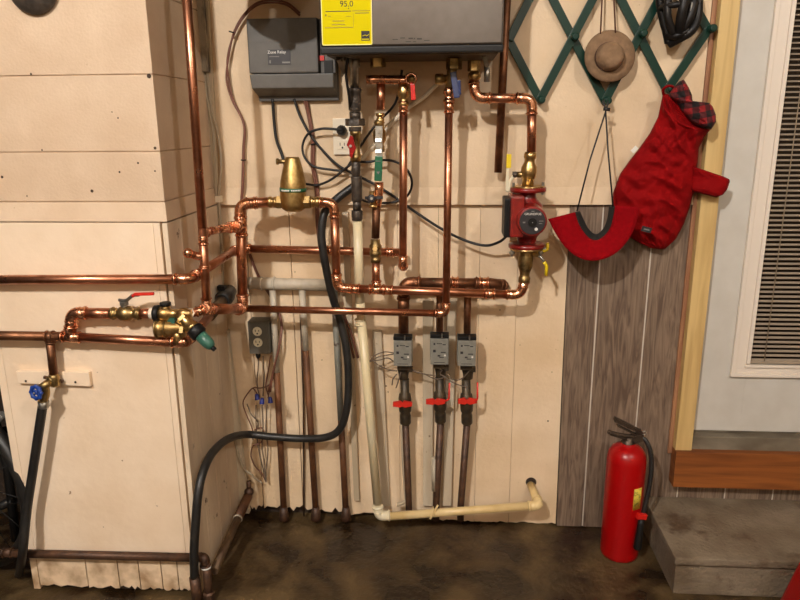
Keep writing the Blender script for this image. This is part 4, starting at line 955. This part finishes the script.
# wires around the zone valves
T = Thing('zone_valve_wires', 'thin grey-brown wires looping between the three zone valves', 'wire')
for pts in ([(370,362),(378,357),(388,355),(394,354)],[(370,361),(379,360),(388,358),(393,361)],[(372,360),(380,366),(390,370),(397,371)],[(370,361),(374,356),(384,352),(394,353)],
            [(411,370),(420,373),(430,375),(436,376)],[(409,369),(424,374),(436,379),(446,377)],[(447,374),(452,379),(458,380),(464,377),(470,370)],[(440,374),(452,382),(462,386),(466,387)],
            [(397,374),(393,379),(392,385)],[(401,372),(398,382),(396,388)],[(437,368),(442,370),(440,374),(446,377)]):
    wire(pts, 'tanwire', .0019, .085)
T.done()

# ================================================================== RACK AND HANGINGS
T = Thing('lattice_coat_rack', 'dark green folding lattice peg rack fixed high on the wall', 'coat rack')
bj = [(540,100),(605,101),(667,90)]; mj = [(509,40),(573,38),(640,35),(708,30)]; tj = [(478,-20),(541,-24),(607,-28),(674,-30),(742,-34)]
segs_f = [((540,100),(573,38),(607,-28)), ((605,101),(640,35),(674,-30)), ((667,90),(708,30),None), ((509,40),(541,-24),None)]
segs_b = [((540,100),(509,40),None), ((605,101),(573,38),(541,-24)), ((667,90),(640,35),(607,-28)), ((708,30),(674,-30),None)]
for sg, d_ in ((segs_f,.034),(segs_b,.024)):
    for a, m_, b in sg:
        e = b or m_; T.part('slat', MB().bar(P(a[0],a[1],d_), P(e[0],e[1],d_), .024, .0075), 'rack', bev=.002)
for x, y in bj+mj[1:]+[tj[1], tj[2], tj[3]]:
    T.part('peg', MB().lathe(P(x,y,.012), V(0,-1,0), [(0,.012),(.032,.012),(.034,.009),(.037,.009),(.040,.0105),(.045,.0105),(.047,.007)], 16), 'rack')
T.done()
T = Thing('felt_hat', 'small brown felt hat hanging on the green rack', 'hat')
hcn = P(610,56,.06)
hx = V(.04,-1,.12).normalized()
b = T.part('brim', MB().lathe(hcn, hx, [(0,.062),(-.006,.0705),(-.003,.0725),(.001,.0705),(.008,.055),(.010,.040)], 36), 'felt')
hcr = P(608.5,57.5,.065)
T.part('crown', MB().lathe(hcr, hx, [(0,.0405),(.012,.040),(.03,.0365),(.040,.030),(.043,.020),(.040,.008),(.039,.0005)], 32), 'felt')
T.part('band', MB().lathe(hcr+hx*.005, hx, [(0,.0412),(.009,.0407)], 32), 'feltd')
T.part('chin_cord', MB().tube([P(600.5,34,.055), P(602,0,.05), P(603,-25,.045)], .0023, 6), 'leather')
T.part('chin_cord', MB().tube([P(615.5,33,.055), P(614,0,.05), P(612,-25,.045)], .0023, 6), 'leather')
T.done()
T = Thing('bicycle_helmet', 'black vented helmet hanging from the right end of the green rack', 'helmet')
# a shell cut by openings: ribs sweeping over a domed form
hc = P(683,4,.075)
mb = MB()
sh = [P(659,0,.06), P(664,20,.05), P(670,45,.035), P(680,43,.07), P(694,30,.09), P(701,20,.07)]
mb.tube(smooth([P(668,-28,.06), P(660,-5,.06), P(663,18,.06), P(667,33,.06), P(669,44,.06)]), [.010]+[.0125]*31+[.006]*2, 10)
mb.tube(smooth([P(669,44,.06), P(680,38,.08), P(692,30,.09), P(698,14,.08), P(697,-10,.07), P(690,-28,.06)]), .0125, 10)
mb.tube(smooth([P(671,-25,.06), P(668,0,.09), P(668,18,.095), P(674,34,.085)]), .011, 10)
mb.tube(smooth([P(684,-25,.08), P(684,0,.11), P(681,18,.108), P(679,36,.085)]), .0135, 10)
mb.tube(smooth([P(693,-22,.07), P(694,0,.09), P(690,16,.098), P(683,30,.09)]), .012, 10)
T.part('shell', mb, 'helmet')
T.part('brow_band', MB().tube(smooth([P(660,8,.06), P(667,6,.095), P(682,4,.11), P(697,4,.08)]), .009, 8).tube(smooth([P(666,36,.06), P(676,36,.09), P(689,30,.09)]), .010, 8), 'helmet')
T.part('strap', MB().bar(P(669,-5,.1), P(670,12,.1), .004, .002), 'ptext', label='grey strap')
T.part('strap', MB().bar(P(692,2,.106), P(690.5,13,.106), .004, .002), 'ptext', label='grey strap')
T.part('sticker', MB().bar(P(680,31.5,.098), P(686,32,.098), .016, .002), 'ptext', label='small pale square sticker')
T.done()
# visor
T = Thing('red_sun_visor', 'red cloth sun visor with a black lining, hanging by thin cords from the rack', 'visor')
outer = smooth([(Vector((x,y,0))) for x,y in ((548,219),(557,236),(568,250),(582,259),(597,260.5),(613,255),(626,243),(635,227),(640,207))], 5)
inner = smooth([(Vector((x,y,0))) for x,y in ((575,212),(578,222),(583,231),(590,238.5),(597,240),(604,236),(610,228),(613,218),(615,206))], 5)
inn2 = smooth([(Vector((x,y,0))) for x,y in ((580,211),(584,220),(588,228),(593,233),(597,234),(602,230),(606,223),(608,214),(609,206))], 5)
def loft(A, B, da, db, bulge, th, n=6):
    mb = MB(); m = len(A); vs = []
    for side in (0, 1):
        for i in range(m):
            t = i/(m-1); arch = sin(pi*t)
            for k in range(n+1):
                s_ = k/n; p = A[i].lerp(B[i], s_); d = da(t)*(1-s_)+db(t)*s_+bulge*sin(pi*s_)*.6
                vs.append(P(p.x, p.y, d-(th if side else 0)))
    fs = []; o = m*(n+1); ff = []
    for i in range(m-1):
        for k in range(n):
            a = i*(n+1)+k; ff += [(a,a+1,a+n+2,a+n+1),(o+a,o+a+n+1,o+a+n+2,o+a+1)]
        a = i*(n+1); fs.append((a,a+n+1,o+a+n+1,o+a)); a += n; fs.append((a,o+a,o+a+n+1,a+n+1))
    for a0 in (0, (m-1)*(n+1)):
        for k in range(n): a = a0+k; fs.append((a,o+a,o+a+1,a+1))
    mb.add(vs, ff, True); return mb.add(vs, fs, False)
T.part('bill', loft(outer, inner, lambda t: .135+.03*sin(pi*t), lambda t: .15-.02*sin(pi*t), .006, .003), 'visor')
T.part('lining', loft(inner, inn2, lambda t: .149-.02*sin(pi*t), lambda t: .085, 0, .003), 'lining')
T.part('hanging_cord', MB().tube([P(608,101,.09), P(606.5,109,.085), P(590,160,.11), P(577,211,.145)], .0024, 6), 'cable')
T.part('hanging_cord', MB().tube([P(603,101,.09), P(605.5,109,.085), P(608,150,.11), P(613,207,.145)], .0024, 6), 'cable')
T.part('cord_toggle', MB().cyl(P(603.5,109,.086), P(610,109.5,.086), .005, 10), 'cable')
T.done()
# coat
body = [(663,93),(676,96),(686,112),(697,124),(711,129),(705,136),(699,148),(698,160),(695,187),(690,207),(684,224),(676,239),(664,250),(652,248.5),(640,243.5),(628,236),(618,226),(613,212),(613,193),(620,174),(630,160),(638,150),(650,133),(658,117)]
T = Thing('red_quilted_jacket', 'red nylon jacket with a plaid collar hanging off the green rack', 'jacket')
bd = T.part('body', puffy(body, lambda u, v: .054-.022*v, .042, 50, 110, .019, 3.1, seams=(.52,.74)), 'coat')
col = [(680,80.5),(684,79.5),(689,88),(692,95),(693,105),(700,104),(708,101.5),(713,107),(716,115),(716,122),(711,130),(700,127),(690,121),(681,111),(675,101),(668,96),(673,88)]
T.part('collar', puffy(col, lambda u, v: .078+.02*u, .032, 20, 26, .012, 8.2), 'plaid', label='black and red plaid collar')
T.part('sleeve_flap', puffy([(692,166),(700,168.5),(728,178),(730.5,180),(727,190),(722,196),(716,197.5),(700,193.5),(690,191)], lambda u, v: .055+.02*u, .02, 16, 12, .004, 1.2), 'coat')
T.part('flap_seam', MB().tube(smooth([P(716,195.5,.083),P(705,192.5,.088),P(696,190,.084)]), .0015, 6).tube([P(727,179.5,.082), P(722,194,.08)], .0015, 6), 'coat')
T.part('hang_loop', MB().tube(smooth([P(664,96,.06), P(663,90,.08), P(668,86,.09), P(674,88,.08), P(672,95,.07)]), .004, 8), 'coat')
T.part('white_tag', MB().bar(P(632,152,.07), P(637,147,.07), .012, .002), 'white', label='small white tag')
lgp = P(646.5,229.5,.122)
e = T.part('logo_patch', MB().obox(lgp, V(.014,0,-.0035), V(.002,0,.0075), V(0,.0015,0)), 'labeld', label='small dark blue logo patch')
T.part('logo_print', MB().obox(lgp+V(0,-.002,0), V(.008,0,-.002), V(.0004,0,.0018), V(0,.0006,0)), 'ptext', e)
T.done()

# ================================================================== EXTINGUISHER
T = Thing('fire_extinguisher', 'red fire extinguisher standing on the floor beside the concrete step', 'fire extinguisher')
ec = FL(623,561); ec = V(FL(623,565).x+.001, FL(623,565).y+.061, 0); re_ = .0695; H = P(630,445,-ec.y).z
body_ = T.part('cylinder', MB().lathe(ec, (0,0,1), [(0,.052),(.006,.0585),(.018,.0605),(.028,.0597),(.032,.0605),(H-.05,.0605),(H-.027,.057),(H-.011,.047),(H,.033),(H+.004,.022),(H+.012,.02)], 40), 'extred')
T.part('neck', MB().lathe(ec+V(0,0,H), (0,0,1), [(0,.021),(.012,.021),(.014,.017),(.03,.017)], 20), 'bronze')
dh = -ec.y
T.part('valve_block', MB().bar(P(632,439,dh), P(642,436,dh), .026, .026).bar(P(638,430,dh), P(642,439,dh), .02, .018), 'bronze', bev=.003)
T.part('carry_handle', MB().tube(smooth([P(640,437,dh), P(628,436,dh+.01), P(616,434,dh+.015), P(608,431.5,dh+.016)]), .0068, 8).bar(P(609,432.5,dh+.016), P(626,438,dh+.012), .007, .024), 'bronze', bev=.001)
T.part('squeeze_lever', MB().bar(P(641,432,dh+.004), P(629,426,dh+.012), .010, .022).bar(P(630,426.5,dh+.012), P(614.5,419,dh+.014), .011, .024).bar(P(637,435,dh+.004), P(617,425,dh+.014), .004, .018), 'bronze', bev=.0015)
T.part('safety_pin', MB().ring(P(644,433,dh+.012), (0,1,.3), .007, .0015, 16, 6), 'steel')
T.part('hose', MB().tube(smooth([P(640,436,dh), P(646,441,dh+.01), P(650.5,452,dh+.02), P(651.5,466,dh+.025), P(650,482,dh+.032), P(646.5,500,dh+.04), P(643,514,dh+.045)]), .0072, 10), 'rubber')
T.part('nozzle', MB().lathe(P(641.5,519,dh+.058), P(637,550,dh+.075)-P(641.5,519,dh+.058), [(0,.0085),(.015,.0100),(.095,.0125),(.1,.010)], 16), 'blk')
T.part('nozzle_clip', MB().bar(P(637,516,dh+.060), P(646,516.5,dh+.052), .018, .014), 'red', bev=.002)
# curved yellow label
mb = MB(); vs = []; z0_, z1_ = P(637,509,dh+.05).z, P(637,488,dh+.05).z; n = 8
a0, a1 = radians(-76), radians(-48)
for z in (z0_, z1_):
    for rr in (.0608, .0613):
        for k in range(n+1):
            g = a0+(a1-a0)*k/n+ (0); vs.append(V(ec.x+rr*cos(g), ec.y+rr*sin(g), z))
m_ = n+1
fs = []
for k in range(n): fs += [(m_+k, m_+k+1, 3*m_+k+1, 3*m_+k), (k+1, k, 2*m_+k, 2*m_+k+1), (k, k+1, m_+k+1, m_+k), (2*m_+k, 2*m_+k+1, 3*m_+k+1, 3*m_+k)]
mb.add(vs, fs, True)
T.part('instruction_label', mb, 'ylab', body_, 'small yellow label')
T.done()

# red object at the right edge
T = Thing('plastic_container', 'slanting red plastic object at the bottom right corner of the view', 'container')
q0, q1 = FL(789,606,0), FL(812,560,.12)
rx = .775
mb = MB(); mb.hexa([V(.945,-.60,.001),V(1.15,-.60,.001),V(1.15,-.42,.001),V(.945,-.42,.001),V(.985,-.60,.22),V(1.13,-.60,.22),V(1.13,-.45,.22),V(.985,-.45,.22)])
T.part('body', mb, 'extred', bev=.012)
T.part('cap', MB().lathe(V(1.06,-.52,.22), (0,0,1), [(0,.025),(.02,.025)], 16), 'blk'); T.done()

# dark wheel gear at the far left
T = Thing('folded_bicycle', 'black wheeled frame half hidden at the left edge', 'bicycle')
wc = V(-1.50, -.33, .30)
wh = T.part('wheel', MB().ring(wc, (.35,1,0), .27, .022, 40, 10), 'rubber')
mb = MB(); A, u, w = frame((.35,1,0))
for k in range(14): g = 2*pi*k/14; mb.tube([wc, wc+(u*cos(g)+w*sin(g))*.26], .0015, 4)
T.part('spokes', mb, 'blk', wh)
T.part('hub', MB().lathe(wc-A*.03, A, [(0,.02),(.06,.02)], 14), 'steel', wh)
T.part('frame', MB().tube([P(-12,395,.32), P(8,470,.32), P(16,540,.34)], .014, 10).tube([P(-30,520,.3), P(14,500,.33)], .014, 10).tube([P(-30,440,.3), P(6,430,.3)], .012, 10), 'blk')
T.part('grip', MB().tube([P(-14,432,.36), P(3,414,.36)], .011, 10), 'ptext')
T.done()
# round dark fitting above the chimney face
T = Thing('round_flue_cover', 'dark round metal cover on the chimney at the top left', 'flue cover')
q = P(31, -14, .43)
T.part('cover', MB().lathe(V(q.x,-.421,q.z), (0,-1,0), [(0,.064),(.006,.064),(.012,.058),(.02,.03)], 36), 'iron'); T.done()

# lamps on the ceiling (out of view, real fittings)
def lamp(name, loc, power, rad, label, color=(1,.975,.965)):
    T = Thing(name, label, 'lamp')
    T.part('base', MB().cyl(V(loc[0],loc[1],CZ), V(loc[0],loc[1],CZ-.03), .06, 20), 'plate')
    T.part('bulb', MB().ball(V(loc[0],loc[1],CZ-.06), .028), 'lampm'); T.done()
    l = bpy.data.lights.new(name+'_light', 'POINT'); l.energy = power; l.color = color; l.shadow_soft_size = rad
    o = bpy.data.objects.new(name+'_light', l); COL.objects.link(o); o.location = loc
lamp('ceiling_bulb', (-1.0,-3.3,3.16), 360, .05, 'bare ceiling bulb nearest the chimney')
T = Thing('added_highlight_globe', 'glowing globe added unseen behind the viewer for a highlight on the boiler', 'lamp')  # globe added on the rear wall for a soft reflection in the boiler front
T.part('globe', MB().ball(V(.22,-4.86,2.45), .10), 'lampm'); T.part('base', MB().cyl(V(.22,-4.999,2.45), V(.22,-4.95,2.45), .06, 16), 'plate'); T.done()
l = bpy.data.lights.new('globe_light', 'POINT'); l.energy = 32; l.color = (1,.95,.9); l.shadow_soft_size = .13  # added light for that highlight, also lifts the ambient level a little
o = bpy.data.objects.new('globe_light', l); COL.objects.link(o); o.location = (.22,-4.70,2.45)
lamp('ceiling_bulb', (1.5,-3.0,3.16), 105, .06, 'bare ceiling bulb towards the door side')

# ------------------------------------------------------------------ world, camera, colour
w = bpy.data.worlds.new('World'); bpy.context.scene.world = w; w.use_nodes = True
w.node_tree.nodes['Background'].inputs[0].default_value = (.9,.7,.5,1); w.node_tree.nodes['Background'].inputs[1].default_value = .15
cam = bpy.data.cameras.new('Camera'); co = bpy.data.objects.new('Camera', cam); COL.objects.link(co)
cam.sensor_fit = 'HORIZONTAL'; cam.sensor_width = 36; cam.lens = FPX/800*36; cam.clip_start = .05
co.matrix_world = Matrix(((RR.x,UU.x,-F.x,CAM.x),(RR.y,UU.y,-F.y,CAM.y),(RR.z,UU.z,-F.z,CAM.z),(0,0,0,1)))
sc_ = bpy.context.scene; sc_.camera = co
sc_.view_settings.view_transform = 'Standard'; sc_.view_settings.look = 'None'; sc_.view_settings.gamma = 1; sc_.view_settings.exposure = 0
